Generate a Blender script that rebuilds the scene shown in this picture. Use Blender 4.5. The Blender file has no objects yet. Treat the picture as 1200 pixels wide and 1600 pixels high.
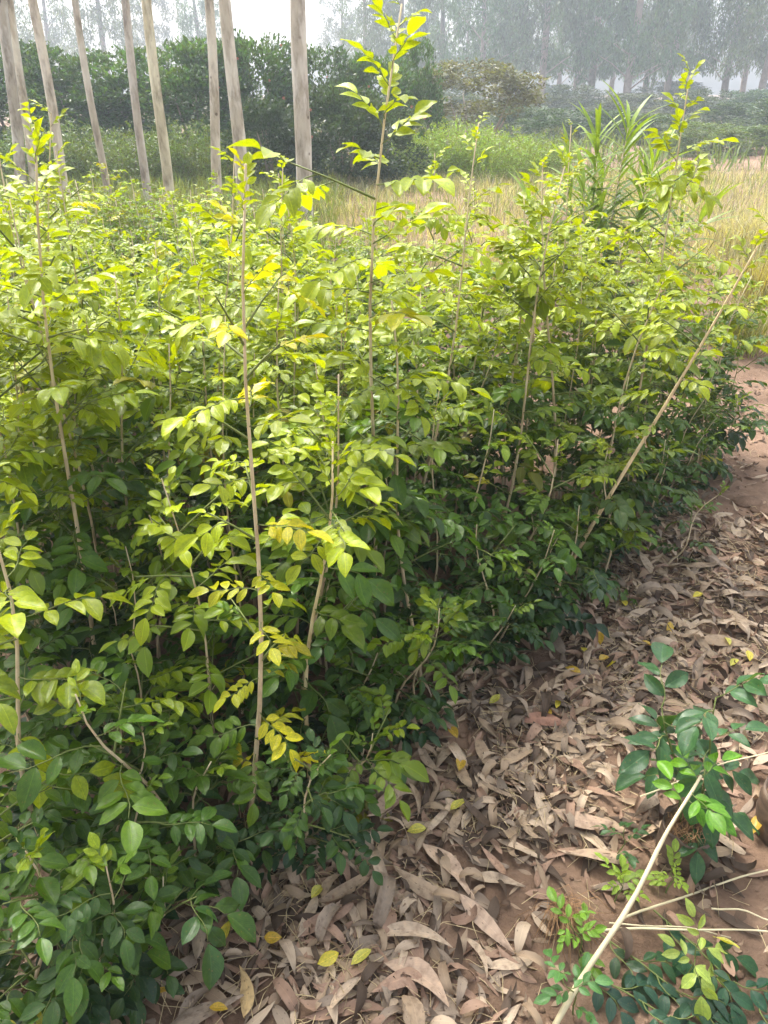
import bpy, math, random
import numpy as np
from mathutils import Vector, Matrix, noise

random.seed(7)
rng = np.random.default_rng(7)
R = math.radians
SC = bpy.context.scene
COL = SC.collection

# ------------------------------------------------------------------ camera
CAM_H, PITCH, FPX = 1.5, R(29.0), 1202.0          # photo pixels: 1200 x 1600
cam_d = bpy.data.cameras.new('camera')
cam_d.sensor_fit = 'VERTICAL'; cam_d.sensor_height = 36.0
cam_d.lens = FPX / 1600 * 36.0
cam_d.clip_start = 0.02; cam_d.clip_end = 600
cam = bpy.data.objects.new('camera', cam_d); COL.objects.link(cam)
cam.location = (0, 0, CAM_H); cam.rotation_euler = (math.pi / 2 - PITCH, 0, 0)
SC.camera = cam

# ------------------------------------------------------------------ world, sun, exposure
SUN_EL, SUN_AZ = R(56), R(-28)                     # behind and to the left of the bed
w = bpy.data.worlds.new('World'); SC.world = w; w.use_nodes = True
nt = w.node_tree; nt.nodes.clear()
sky = nt.nodes.new('ShaderNodeTexSky'); sky.sky_type = 'NISHITA'; sky.sun_disc = False
sky.sun_elevation = SUN_EL; sky.sun_rotation = SUN_AZ
sky.air_density = 1.0; sky.dust_density = 6.0; sky.ozone_density = 0.6
hs = nt.nodes.new('ShaderNodeHueSaturation'); hs.inputs['Saturation'].default_value = 0.35
bg = nt.nodes.new('ShaderNodeBackground'); bg.inputs[1].default_value = 0.14
wo = nt.nodes.new('ShaderNodeOutputWorld')
nt.links.new(sky.outputs[0], hs.inputs['Color']); nt.links.new(hs.outputs[0], bg.inputs[0]); nt.links.new(bg.outputs[0], wo.inputs[0])
sd = bpy.data.lights.new('sun', 'SUN'); sd.energy = 1.3; sd.angle = R(15); sd.color = (1.0, 0.95, 0.86)
sun = bpy.data.objects.new('sun', sd); COL.objects.link(sun)
sdir = Vector((math.sin(SUN_AZ) * math.cos(SUN_EL), math.cos(SUN_AZ) * math.cos(SUN_EL), math.sin(SUN_EL)))
sun.rotation_euler = sdir.to_track_quat('Z', 'Y').to_euler()
vs = SC.view_settings; vs.view_transform = 'Standard'; vs.look = 'None'; vs.gamma = 1.0; vs.use_curve_mapping = False
vs.exposure = 1.97
SC.cycles.max_bounces = 6; SC.cycles.diffuse_bounces = 3; SC.cycles.glossy_bounces = 2
SC.cycles.transmission_bounces = 4; SC.cycles.transparent_max_bounces = 6; SC.cycles.volume_bounces = 1
SC.cycles.use_denoising = True
SC.render.use_persistent_data = False

# ------------------------------------------------------------------ pixels -> places
def ray(px, py):
    x = (px - 600) / FPX; y = -(py - 800) / FPX
    c, s = math.cos(PITCH), math.sin(PITCH)
    return Vector((x, c + y * s, -s + y * c))
def gz(x, y):
    """height of the ground"""
    h = 0.020 * noise.noise(Vector((x * 1.1, y * 1.1, 3.1)))
    d = math.hypot(x, y)
    if d < 14:
        h += 0.016 * noise.noise(Vector((x * 4.3, y * 4.3, 9.7)))
        if d < 6:
            h += 0.010 * noise.noise(Vector((x * 13, y * 13, 1.7))) + 0.005 * noise.noise(Vector((x * 34, y * 34, 5.2)))
    return h
def ground_px(px, py):
    d = ray(px, py); t = -CAM_H / d.z
    x, y = d.x * t, d.y * t
    z = gz(x, y); t = (z - CAM_H) / d.z
    x, y = d.x * t, d.y * t
    return Vector((x, y, gz(x, y)))
def at_y(px, py, y):
    d = ray(px, py); t = y / d.y
    return Vector((0, 0, CAM_H)) + d * t

# ------------------------------------------------------------------ materials
def new_mat(name):
    m = bpy.data.materials.new(name); m.use_nodes = True
    n = m.node_tree; n.nodes.clear()
    return m, n, n.nodes, n.links
def node(ns, t, **k):
    o = ns.new(t)
    for a, b in k.items(): setattr(o, a, b)
    return o
def ramp(ns, stops):
    r = ns.new('ShaderNodeValToRGB'); e = r.color_ramp.elements
    while len(e) < len(stops): e.new(0.5)
    for i, (p, c) in enumerate(stops): e[i].position = p; e[i].color = (*c, 1) if len(c) == 3 else c
    return r
def mixc(ns, ln, mode, a, b, f):
    m = ns.new('ShaderNodeMix'); m.data_type = 'RGBA'; m.blend_type = mode
    for s, v in ((m.inputs[0], f), (m.inputs[6], a), (m.inputs[7], b)):
        if hasattr(v, 'is_linked') or hasattr(v, 'node'): ln.new(v, s)
        elif isinstance(v, (int, float)): s.default_value = v
        else: s.default_value = (*v, 1)
    return m.outputs[2]
def mathn(ns, ln, op, a, b=0.0, clamp=False):
    m = ns.new('ShaderNodeMath'); m.operation = op; m.use_clamp = clamp
    for s, v in ((m.inputs[0], a), (m.inputs[1], b)):
        if isinstance(v, (int, float)): s.default_value = v
        else: ln.new(v, s)
    return m.outputs[0]

def leaf_material(name, rough=0.31, trans=0.34, veins=True, dead=False, island=False, fixed=None):
    m, n, ns, ln = new_mat(name)
    if fixed is None:
        oi = node(ns, 'ShaderNodeObjectInfo'); col = oi.outputs['Color']; rnd = oi.outputs['Random']
    else:
        rgb = node(ns, 'ShaderNodeRGB'); rgb.outputs[0].default_value = (*fixed, 1); col = rgb.outputs[0]; rnd = None
    if island:
        gi = node(ns, 'ShaderNodeNewGeometry'); rnd2 = gi.outputs['Random Per Island']
        h = node(ns, 'ShaderNodeHueSaturation')
        ln.new(mathn(ns, ln, 'ADD', mathn(ns, ln, 'MULTIPLY', rnd2, 0.06), 0.47), h.inputs['Hue'])
        ln.new(mathn(ns, ln, 'ADD', mathn(ns, ln, 'MULTIPLY', rnd2, 0.9), 0.55), h.inputs['Value'])
        ln.new(col, h.inputs['Color']); col = h.outputs[0]
    tc = node(ns, 'ShaderNodeTexCoord')
    nz = node(ns, 'ShaderNodeTexNoise'); nz.inputs['Scale'].default_value = 11 if dead else 9; nz.inputs['Detail'].default_value = 5
    ln.new(tc.outputs['Object'], nz.inputs['Vector'])
    if dead:
        rr = ramp(ns, [(0.30, (0.66, 0.62, 0.60)), (0.5, (1.0, 1.0, 1.0)), (0.75, (1.22, 1.18, 1.12))])
    else:
        rr = ramp(ns, [(0.28, (0.72, 0.78, 0.8)), (0.55, (1.0, 1.0, 1.0)), (0.78, (1.3, 1.18, 0.95))])
    ln.new(nz.outputs['Fac'], rr.inputs[0])
    col = mixc(ns, ln, 'MULTIPLY', col, rr.outputs[0], 1.0)
    nrm = None
    if veins:
        sep = node(ns, 'ShaderNodeSeparateXYZ'); ln.new(tc.outputs['UV'], sep.inputs[0])
        u = mathn(ns, ln, 'ABSOLUTE', mathn(ns, ln, 'SUBTRACT', sep.outputs[0], 0.5))
        mid = mathn(ns, ln, 'SUBTRACT', 1.0, mathn(ns, ln, 'MULTIPLY', u, 26.0), True)
        # side veins run out from the midrib at a slant
        ph = mathn(ns, ln, 'SUBTRACT', mathn(ns, ln, 'MULTIPLY', sep.outputs[1], 52.0), mathn(ns, ln, 'MULTIPLY', u, 34.0))
        sv = mathn(ns, ln, 'POWER', mathn(ns, ln, 'ABSOLUTE', mathn(ns, ln, 'SINE', ph)), 12.0 if not dead else 6.0)
        vein = mathn(ns, ln, 'ADD', mid, mathn(ns, ln, 'MULTIPLY', sv, 0.35), True)
        vc = (1.75, 1.6, 1.5) if not dead else (1.2, 1.18, 1.15)
        col = mixc(ns, ln, 'MIX', col, mixc(ns, ln, 'MULTIPLY', col, vc, 1.0), mathn(ns, ln, 'MULTIPLY', vein, 0.95))
        cmb = node(ns, 'ShaderNodeCombineXYZ'); ln.new(mathn(ns, ln, 'MULTIPLY', sep.outputs[0], 4.0), cmb.inputs[0]); ln.new(mathn(ns, ln, 'MULTIPLY', sep.outputs[1], 8.0), cmb.inputs[1])
        if rnd is not None: ln.new(mathn(ns, ln, 'MULTIPLY', rnd, 90.0), cmb.inputs[2])
        vo = node(ns, 'ShaderNodeTexVoronoi'); vo.inputs['Scale'].default_value = 1.0; ln.new(cmb.outputs[0], vo.inputs['Vector'])
        sp = ramp(ns, [(.10, (1, 1, 1)), (.20, (0, 0, 0))]); ln.new(vo.outputs['Distance'], sp.inputs[0])
        col = mixc(ns, ln, 'MIX', col, (0.16, 0.11, 0.035) if not dead else (0.06, 0.045, 0.035), mathn(ns, ln, 'MULTIPLY', sp.outputs[0], .55))
        bp = node(ns, 'ShaderNodeBump'); bp.inputs['Strength'].default_value = 0.35; bp.inputs['Distance'].default_value = 0.002
        ln.new(mathn(ns, ln, 'ADD', mathn(ns, ln, 'MULTIPLY', vein, -0.5), mathn(ns, ln, 'MULTIPLY', nz.outputs['Fac'], 0.6)), bp.inputs['Height'])
        nrm = bp.outputs[0]
    p = node(ns, 'ShaderNodeBsdfPrincipled')
    p.inputs['Roughness'].default_value = rough
    p.inputs['Specular IOR Level'].default_value = 0.36 if not dead else 0.15
    ln.new(col, p.inputs['Base Color'])
    if nrm: ln.new(nrm, p.inputs['Normal'])
    tb = node(ns, 'ShaderNodeBsdfTranslucent')
    tcx = (1.7, 1.6, 0.30) if not dead else (1.0, 0.8, 0.6)
    ln.new(mixc(ns, ln, 'MULTIPLY', col, tcx, 1.0), tb.inputs[0])
    mx = node(ns, 'ShaderNodeMixShader'); mx.inputs[0].default_value = trans
    ln.new(p.outputs[0], mx.inputs[1]); ln.new(tb.outputs[0], mx.inputs[2])
    o = node(ns, 'ShaderNodeOutputMaterial'); ln.new(mx.outputs[0], o.inputs[0])
    return m

def bark_material(name, stops, scale=(30, 30, 5), rough=0.75, bump=0.4, dist=0.004, obj_col=False):
    m, n, ns, ln = new_mat(name)
    tc = node(ns, 'ShaderNodeTexCoord'); mp = node(ns, 'ShaderNodeMapping'); mp.inputs['Scale'].default_value = scale
    ln.new(tc.outputs['Object'], mp.inputs[0])
    nz = node(ns, 'ShaderNodeTexNoise'); nz.inputs['Scale'].default_value = 1.0; nz.inputs['Detail'].default_value = 7; nz.inputs['Roughness'].default_value = 0.62
    ln.new(mp.outputs[0], nz.inputs['Vector'])
    r = ramp(ns, stops); ln.new(nz.outputs['Fac'], r.inputs[0])
    col = r.outputs[0]
    if obj_col:
        oi = node(ns, 'ShaderNodeObjectInfo'); col = mixc(ns, ln, 'MULTIPLY', col, oi.outputs['Color'], 1.0)
    if name == 'eucalyptus_bark':                      # peeling patches and dark scars
        m2 = node(ns, 'ShaderNodeMapping'); m2.inputs['Scale'].default_value = (6, 6, 1.3); ln.new(tc.outputs['Object'], m2.inputs[0])
        n2 = node(ns, 'ShaderNodeTexNoise'); n2.inputs['Scale'].default_value = 1.0; n2.inputs['Detail'].default_value = 4; ln.new(m2.outputs[0], n2.inputs['Vector'])
        r2 = ramp(ns, [(.47, (.60, .54, .44)), (.52, (1, 1, 1))]); ln.new(n2.outputs['Fac'], r2.inputs[0])
        col = mixc(ns, ln, 'MULTIPLY', col, r2.outputs[0], .55)
        vo = node(ns, 'ShaderNodeTexVoronoi'); vo.inputs['Scale'].default_value = 5.0; ln.new(tc.outputs['Object'], vo.inputs['Vector'])
        r3 = ramp(ns, [(.06, (.25, .2, .17)), (.12, (1, 1, 1))]); ln.new(vo.outputs['Distance'], r3.inputs[0])
        col = mixc(ns, ln, 'MULTIPLY', col, r3.outputs[0], .8)
    p = node(ns, 'ShaderNodeBsdfPrincipled'); p.inputs['Roughness'].default_value = rough; p.inputs['Specular IOR Level'].default_value = 0.25
    bp = node(ns, 'ShaderNodeBump'); bp.inputs['Strength'].default_value = bump; bp.inputs['Distance'].default_value = dist
    ln.new(nz.outputs['Fac'], bp.inputs['Height']); ln.new(bp.outputs[0], p.inputs['Normal'])
    ln.new(col, p.inputs['Base Color'])
    o = node(ns, 'ShaderNodeOutputMaterial'); ln.new(p.outputs[0], o.inputs[0])
    return m

def soil_material():
    m, n, ns, ln = new_mat('red_soil')
    tc = node(ns, 'ShaderNodeTexCoord')
    def nz(scale, det=6, rough=0.6):
        t = node(ns, 'ShaderNodeTexNoise'); t.inputs['Scale'].default_value = scale; t.inputs['Detail'].default_value = det; t.inputs['Roughness'].default_value = rough
        ln.new(tc.outputs['Object'], t.inputs['Vector']); return t.outputs['Fac']
    big, mid, fine, grit = nz(0.9, 4), nz(6.0), nz(38.0, 8, 0.7), nz(160.0, 4, 0.7)
    r1 = ramp(ns, [(0.30, (0.098, 0.062, 0.042)), (0.5, (0.168, 0.108, 0.072)), (0.72, (0.26, 0.175, 0.120))])
    ln.new(mid, r1.inputs[0])
    r2 = ramp(ns, [(0.30, (0.60, 0.58, 0.56)), (0.52, (1, 1, 1)), (0.75, (1.28, 1.24, 1.2))])
    ln.new(fine, r2.inputs[0])
    c = mixc(ns, ln, 'MULTIPLY', r1.outputs[0], r2.outputs[0], 1.0)
    # paler dusty patches on the trodden path
    r3 = ramp(ns, [(0.42, (0, 0, 0)), (0.62, (1, 1, 1))]); ln.new(big, r3.inputs[0])
    c = mixc(ns, ln, 'MIX', c, (0.36, 0.235, 0.160), mathn(ns, ln, 'MULTIPLY', r3.outputs[0], 0.45))
    p = node(ns, 'ShaderNodeBsdfPrincipled'); p.inputs['Roughness'].default_value = 0.92; p.inputs['Specular IOR Level'].default_value = 0.15
    b1 = node(ns, 'ShaderNodeBump'); b1.inputs['Strength'].default_value = 0.8; b1.inputs['Distance'].default_value = 0.012
    ln.new(mathn(ns, ln, 'ADD', fine, mathn(ns, ln, 'MULTIPLY', grit, 0.35)), b1.inputs['Height'])
    ln.new(b1.outputs[0], p.inputs['Normal']); ln.new(c, p.inputs['Base Color'])
    o = node(ns, 'ShaderNodeOutputMaterial'); ln.new(p.outputs[0], o.inputs[0])
    return m

def plain_material(name, col, rough=0.8, var=0.3, scale=40):
    lo = tuple(c * (1 - var) for c in col); hi = tuple(c * (1 + var) for c in col)
    return bark_material(name, [(0.3, lo), (0.7, hi)], (scale, scale, scale), rough, 0.3, 0.002)

M_LEAF = leaf_material('glossy_leaf')
M_LEAF_FAR = leaf_material('glossy_leaf_far', veins=False, island=True)
M_DEAD = leaf_material('dead_leaf', rough=0.62, trans=0.12, dead=True)
M_FOL = leaf_material('foliage', rough=0.5, trans=0.3, veins=False, island=True)
M_GRASS = leaf_material('grass_blade', rough=0.6, trans=0.3, veins=False, island=True)
M_STEM = bark_material('sapling_bark', [(0.3, (0.33, 0.25, 0.155)), (0.5, (0.53, 0.43, 0.275)), (0.72, (0.66, 0.56, 0.39))], (60, 60, 14), 0.7, 0.3, 0.001, obj_col=True)
M_TWIG = plain_material('green_twig', (0.13, 0.16, 0.045), 0.6, 0.35, 30)
M_BARK = bark_material('eucalyptus_bark', [(0.27, (0.18, 0.15, 0.12)), (0.42, (0.44, 0.40, 0.34)), (0.50, (0.60, 0.56, 0.49)), (0.62, (0.70, 0.67, 0.59))], (9, 9, 3.0), 0.75, 0.35, 0.01, obj_col=True)
M_FBARK = plain_material('far_bark', (0.26, 0.21, 0.17), 0.85, 0.3, 4)
M_SOIL = soil_material()
M_STRAW = plain_material('straw', (0.50, 0.39, 0.22), 0.7, 0.3, 20)
M_PALE = plain_material('pale_cut_stem', (0.60, 0.52, 0.33), 0.6, 0.18, 25)
M_BAG = bark_material('grow_bag_plastic', [(0.3, (0.06, 0.045, 0.035)), (0.55, (0.15, 0.105, 0.075)), (0.75, (0.24, 0.165, 0.115))], (16, 16, 40), 0.55, 0.6, 0.006)
M_FIBRE = plain_material('root_fibre', (0.34, 0.20, 0.10), 0.85, 0.35, 30)
M_ROCK = bark_material('pale_clod', [(0.3, (0.28, 0.19, 0.13)), (0.6, (0.46, 0.36, 0.27)), (0.8, (0.56, 0.46, 0.36))], (18, 18, 18), 0.9, 0.8, 0.01)
M_FLOWER = plain_material('pink_petal', (0.50, 0.16, 0.12), 0.6, 0.2, 30)

# ------------------------------------------------------------------ mesh helpers
def mesh_quads(name, V, Q, mat, uv=None, smooth=True):
    """V (n,3), Q (m,4) arrays -> mesh"""
    V = np.asarray(V, np.float32); Q = np.asarray(Q, np.int32)
    me = bpy.data.meshes.new(name)
    me.vertices.add(len(V)); me.vertices.foreach_set('co', V.ravel())
    me.loops.add(Q.size); me.loops.foreach_set('vertex_index', Q.ravel())
    me.polygons.add(len(Q)); me.polygons.foreach_set('loop_start', np.arange(0, Q.size, 4, dtype=np.int32))
    if smooth: me.polygons.foreach_set('use_smooth', np.ones(len(Q), bool))
    if uv is not None:
        l = me.uv_layers.new(name='UVMap'); l.data.foreach_set('uv', np.asarray(uv, np.float32)[Q.ravel()].ravel())
    me.update(calc_edges=True); me.materials.append(mat)
    return me
class MB:
    def __init__(s): s.V = []; s.Q = []; s.U = []; s.n = 0
    def add(s, V, Q, U=None):
        V = np.asarray(V, float); s.V.append(V); s.Q.append(np.asarray(Q, int) + s.n)
        s.U.append(np.zeros((len(V), 2)) if U is None else np.asarray(U, float)); s.n += len(V)
    def tube(s, pts, rad, n=6):
        pts = [Vector(p) for p in pts]; V = []; Q = []
        ref = Vector((0.31, 0.17, 0.93))
        for i, p in enumerate(pts):
            t = (pts[min(i + 1, len(pts) - 1)] - pts[max(i - 1, 0)]).normalized()
            if abs(t.dot(ref)) > 0.95: ref = Vector((0.9, 0.3, 0.1))
            a = t.cross(ref).normalized(); b = t.cross(a)
            for k in range(n):
                q = 2 * math.pi * k / n
                V.append(p + (a * math.cos(q) + b * math.sin(q)) * rad[i])
        for i in range(len(pts) - 1):
            for k in range(n):
                Q.append((i * n + k, i * n + (k + 1) % n, (i + 1) * n + (k + 1) % n, (i + 1) * n + k))
        # close the tip
        c = len(V); V.append(pts[-1]); o = (len(pts) - 1) * n
        for k in range(0, n, 2): Q.append((o + k, o + (k + 1) % n, o + (k + 2) % n, c))
        s.add([tuple(v) for v in V], Q)
    def mesh(s, name, mat, smooth=True):
        return mesh_quads(name, np.concatenate(s.V), np.concatenate(s.Q), mat, np.concatenate(s.U), smooth)
def obj(name, me, parent=None, mat4=None, color=None):
    o = bpy.data.objects.new(name, me); COL.objects.link(o)
    if parent is not None: o.parent = parent
    if mat4 is not None: o.matrix_local = mat4
    if color is not None: o.color = (*color, 1)
    return o
def empty(name, loc):
    o = bpy.data.objects.new(name, None); o.empty_display_size = 0.1; COL.objects.link(o); o.location = loc
    return o
def tag(o, label=None, cat=None, group=None, kind=None):
    if label: o['label'] = label
    if cat: o['category'] = cat
    if group: o['group'] = group
    if kind: o['kind'] = kind
    return o
ORD = 'first second third fourth fifth sixth seventh eighth ninth tenth eleventh twelfth thirteenth fourteenth fifteenth sixteenth seventeenth eighteenth nineteenth twentieth twenty-first twenty-second twenty-third twenty-fourth twenty-fifth twenty-sixth twenty-seventh twenty-eighth twenty-ninth thirtieth thirty-first thirty-second thirty-third thirty-fourth thirty-fifth thirty-sixth thirty-seventh thirty-eighth thirty-ninth fortieth forty-first forty-second forty-third forty-fourth'.split()

# ------------------------------------------------------------------ ground
def axis(parts):
    return np.unique(np.concatenate([np.linspace(a, b, n) for a, b, n in parts]).round(4))
gx = axis([(-148, -8, 38), (-8, -1.6, 40), (-1.6, 3.0, 185), (3.0, 8, 36), (8, 148, 38)])
gy = axis([(-20, 0.2, 20), (0.2, 4.4, 170), (4.4, 14, 60), (14, 158, 54)])
GV = np.array([(x, y, gz(x, y)) for y in gy for x in gx])
nx, ny = len(gx), len(gy)
ii = (np.arange(ny - 1)[:, None] * nx + np.arange(nx - 1)[None, :]).ravel()
GQ = np.stack([ii, ii + 1, ii + 1 + nx, ii + nx], 1)
ground = obj('ground', mesh_quads('ground', GV, GQ, M_SOIL)); tag(ground, kind='structure')
tag(ground, 'bare reddish brown soil of the nursery path and field', 'ground')

# ------------------------------------------------------------------ leaf library
TP = [0, .10, .26, .44, .62, .79, .92, 1.0]
WP = [.012, .115, .215, .265, .255, .185, .075, .004]
def leaflet_mesh(name, wid=1.0, fold=0.25, droop=0.12, wave=0.0, twist=0.0, dead=False, tp=TP, wp=WP, sickle=0.0, curl=0.0, cols=4):
    V = []; U = []; Q = []
    S = np.linspace(-1, 1, cols + 1)
    for i, t in enumerate(tp):
        wv = wp[i] * wid
        for s in S:
            x = s * wv; z = fold * abs(x) + curl * s * s * wv - droop * t * t + wave * math.sin(t * 9 + s * 2.2) * 0.02
            tw = twist * t
            x2 = x * math.cos(tw) - z * 0 - math.sin(tw) * 0; z2 = z + x * math.sin(tw)
            x2 += sickle * (t * (1 - t)) * 4
            V.append((x2, t, z2)); U.append((0.5 + 0.5 * s, t))
    n = cols + 1
    for i in range(len(tp) - 1):
        for k in range(cols):
            Q.append((i * n + k, i * n + k + 1, (i + 1) * n + k + 1, (i + 1) * n + k))
    return np.array(V), np.array(Q), np.array(U)
LF = []
for k in range(8):
    LF.append(leaflet_mesh('leaflet', 1.0 + random.uniform(-.14, .16), random.uniform(.15, .75), random.uniform(.05, .40), random.uniform(.5, 2.2), random.uniform(-.5, .5), sickle=random.uniform(-.04, .04)))
LF_ME = [mesh_quads('leaflet', v, q, M_LEAF, u) for v, q, u in LF]

def compound(n, L, ls, arch, spread):
    """one pinnate leaf along +Y: rachis points, and (leaflet mesh number, matrix) for each leaflet"""
    pts = [(0.006 * math.sin(6 * t), L * t, L * (0.10 * t - arch * t * t)) for t in np.linspace(0, 1, 6)]
    out = []
    def P(t):
        return Vector((0.006 * math.sin(6 * t), L * t, L * (0.10 * t - arch * t * t)))
    for i in range(n):
        last = i == n - 1
        t = 1.0 if last else 0.24 + 0.70 * i / max(n - 1, 1) + random.uniform(-.02, .02)
        side = 1 if i % 2 else -1
        ang = random.uniform(-.12, .12) if last else side * (spread + random.uniform(-.18, .18))
        sz = ls * (1.12 if last else (0.74 + 0.32 * i / max(n - 1, 1))) * random.uniform(.9, 1.1)
        slope = math.atan(0.10 - 2 * arch * t)
        Mx = Matrix.Translation(P(t)) @ Matrix.Rotation(slope, 4, 'X') @ Matrix.Rotation(-ang, 4, 'Z') @ Matrix.Translation((0, 0.003, 0)) \
            @ Matrix.Rotation(random.uniform(-.35, .12), 4, 'X') @ Matrix.Rotation(random.uniform(-.3, .3), 4, 'Y') @ Matrix.Scale(sz, 4)
        out.append((random.randrange(8), Mx))
    return pts, out
LEAVES = {'adult': [], 'young': [], 'few': []}
def add_leaf(kind, n, L, ls, arch, spread):
    pts, ls_ = compound(n, L, ls, arch, spread)
    r = MB(); r.tube(pts, [0.0016, .0014, .0013, .0011, .0009, .0006], 4); rach = r.mesh('rachis', M_TWIG)
    b = MB(); b.tube(pts, [0.0016, .0014, .0013, .0011, .0009, .0006], 3)
    b2 = MB()
    for k, Mx in ls_:
        v, q, u = LF[k]; A = np.array(Mx)
        b2.add(v @ A[:3, :3].T + A[:3, 3], q, u)
    me = b2.mesh('leaf', M_LEAF)
    # rachis as a second material of the same leaf
    V0 = np.concatenate(b2.V + b.V); Q0 = np.concatenate(b2.Q + [q + b2.n for q in b.Q]); U0 = np.concatenate(b2.U + b.U)
    me = mesh_quads('leaf', V0, Q0, M_LEAF, U0); me.materials.append(M_TWIG)
    mi = np.zeros(len(Q0), np.int32); mi[sum(len(q) for q in b2.Q):] = 1
    me.polygons.foreach_set('material_index', mi)
    LEAVES[kind].append((me, rach, ls_))
for k in range(9): add_leaf('adult', random.choice([7, 7, 8, 9, 9]), random.uniform(.125, .16), random.uniform(.050, .060), random.uniform(.05, .32), random.uniform(.95, 1.2))
for k in range(6): add_leaf('young', random.choice([5, 6, 7]), random.uniform(.08, .105), random.uniform(.048, .056), random.uniform(.0, .22), random.uniform(.6, .9))
for k in range(6): add_leaf('few', random.choice([3, 3, 4, 5]), random.uniform(.075, .10), random.uniform(.068, .080), random.uniform(.1, .5), random.uniform(.75, 1.0))

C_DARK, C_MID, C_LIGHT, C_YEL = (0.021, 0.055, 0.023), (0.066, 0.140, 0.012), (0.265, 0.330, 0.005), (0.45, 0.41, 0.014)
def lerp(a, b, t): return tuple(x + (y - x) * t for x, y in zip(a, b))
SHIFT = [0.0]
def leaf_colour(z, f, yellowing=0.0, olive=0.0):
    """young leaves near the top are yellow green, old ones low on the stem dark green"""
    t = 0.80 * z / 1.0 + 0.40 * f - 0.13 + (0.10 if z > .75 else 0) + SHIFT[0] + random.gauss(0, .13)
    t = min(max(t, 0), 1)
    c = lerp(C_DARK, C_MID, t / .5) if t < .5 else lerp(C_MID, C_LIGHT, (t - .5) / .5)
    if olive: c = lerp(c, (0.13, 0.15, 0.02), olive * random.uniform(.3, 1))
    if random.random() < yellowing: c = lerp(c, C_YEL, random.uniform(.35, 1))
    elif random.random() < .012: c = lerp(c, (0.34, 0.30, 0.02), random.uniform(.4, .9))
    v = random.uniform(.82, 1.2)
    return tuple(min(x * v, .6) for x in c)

def leaf_matrix(p, az, el, roll, s):
    return Matrix.Translation(p) @ Matrix.Rotation(az, 4, 'Z') @ Matrix.Rotation(el, 4, 'X') @ Matrix.Rotation(roll, 4, 'Y') @ Matrix.Scale(s, 4)

def add_leaf_obj(root, kind, Mx, colr, split):
    me, rach, ls_ = random.choice(LEAVES[kind])
    if not split:
        obj('leaf', me, root, Mx, colr); return
    lf = obj('leaf', rach, root, Mx)
    for k, L in ls_:
        v = random.uniform(.88, 1.13)
        obj('leaflet', LF_ME[k], lf, L, tuple(c * v for c in colr))

N_LEAF = 0
def sapling(base, top, label, group=None, r0=0.005, bare=0.10, step=0.045, branches=0.35, size=1.0, split=False, yellow=0.0, olive=0.0, bend=0.03, via=None, name='sapling', stem_col=(1, 1, 1), dark=0.0):
    global N_LEAF
    base = Vector(base); top = Vector(top); D = top - base; H = D.length
    root = empty(name, base); tag(root, label, 'sapling', group)
    SHIFT[0] = random.gauss(0, .11)
    ph1, ph2 = random.uniform(0, 6), random.uniform(0, 6)
    def P(t):
        q = D * t
        k = math.sin(math.pi * t) * bend
        q = q + Vector((math.sin(ph1 + 4 * t) * k, math.cos(ph2 + 5 * t) * k, 0))
        if via is not None: q = q + via * (4 * t * (1 - t))
        return q
    n = 10
    b = MB(); b.tube([P(t) - (Vector((0, 0, .02)) if t == 0 else Vector()) for t in np.linspace(0, 1, n)], [r0 * (1 - .72 * t) for t in np.linspace(0, 1, n)], 6)
    st = obj('stem', b.mesh('stem', M_STEM), root, None, stem_col)
    az = random.uniform(0, 6.28); z = bare * random.uniform(.6, 1.3)
    while z < H:
        t = z / H; p = P(t); az += 2.4 + random.uniform(-.4, .4)
        f = t
        if f > .88: kind = 'young'
        else: kind = random.choices(['adult', 'few', 'young'], [.74, .14, .12])[0]
        s = size * random.uniform(.8, 1.15) * (1.0 if f < .78 else 1.0 - .5 * (f - .78) / .22)
        el = (-.15 + .5 * f + random.uniform(-.22, .22)) if f < .85 else random.uniform(.5, 1.1)
        zz = base.z + p.z
        if f < .86 and random.random() < branches:
            # a short side shoot with its own leaves
            L = random.uniform(.07, .19) * size; e2 = random.uniform(.15, .9)
            d = Vector((-math.sin(az) * math.cos(e2), math.cos(az) * math.cos(e2), math.sin(e2)))
            q = [p, p + d * L * .5 + Vector((0, 0, .01)), p + d * L + Vector((0, 0, .015))]
            bb = MB(); bb.tube([v - p for v in q], [.0026, .002, .0012], 4)
            obj('branch', bb.mesh('branch', M_TWIG), root, Matrix.Translation(p))
            for j in range(random.randint(2, 4)):
                tt = .45 + .55 * j / 3; pp = p.lerp(q[2], min(tt, 1))
                add_leaf_obj(root, random.choice(['adult', 'adult', 'few', 'young']), leaf_matrix(pp, az + random.uniform(-1.1, 1.1), e2 * .5 + random.uniform(-.5, .3), random.uniform(-.3, .3), s * .85),
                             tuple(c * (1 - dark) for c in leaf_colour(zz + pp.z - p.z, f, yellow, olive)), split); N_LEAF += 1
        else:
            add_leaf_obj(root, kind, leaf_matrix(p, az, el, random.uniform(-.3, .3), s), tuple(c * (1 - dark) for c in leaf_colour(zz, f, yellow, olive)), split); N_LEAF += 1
        z += step * random.uniform(.7, 1.35) * (1 if f < .7 else .75)
    return root

def hero(bp, tp, label, **k):
    b = ground_px(*bp); t = at_y(tp[0], tp[1], b.y + k.pop('dy', 0.0))
    sapling(b, t, label, split=k.pop('split', True), **k)
    return b

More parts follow.
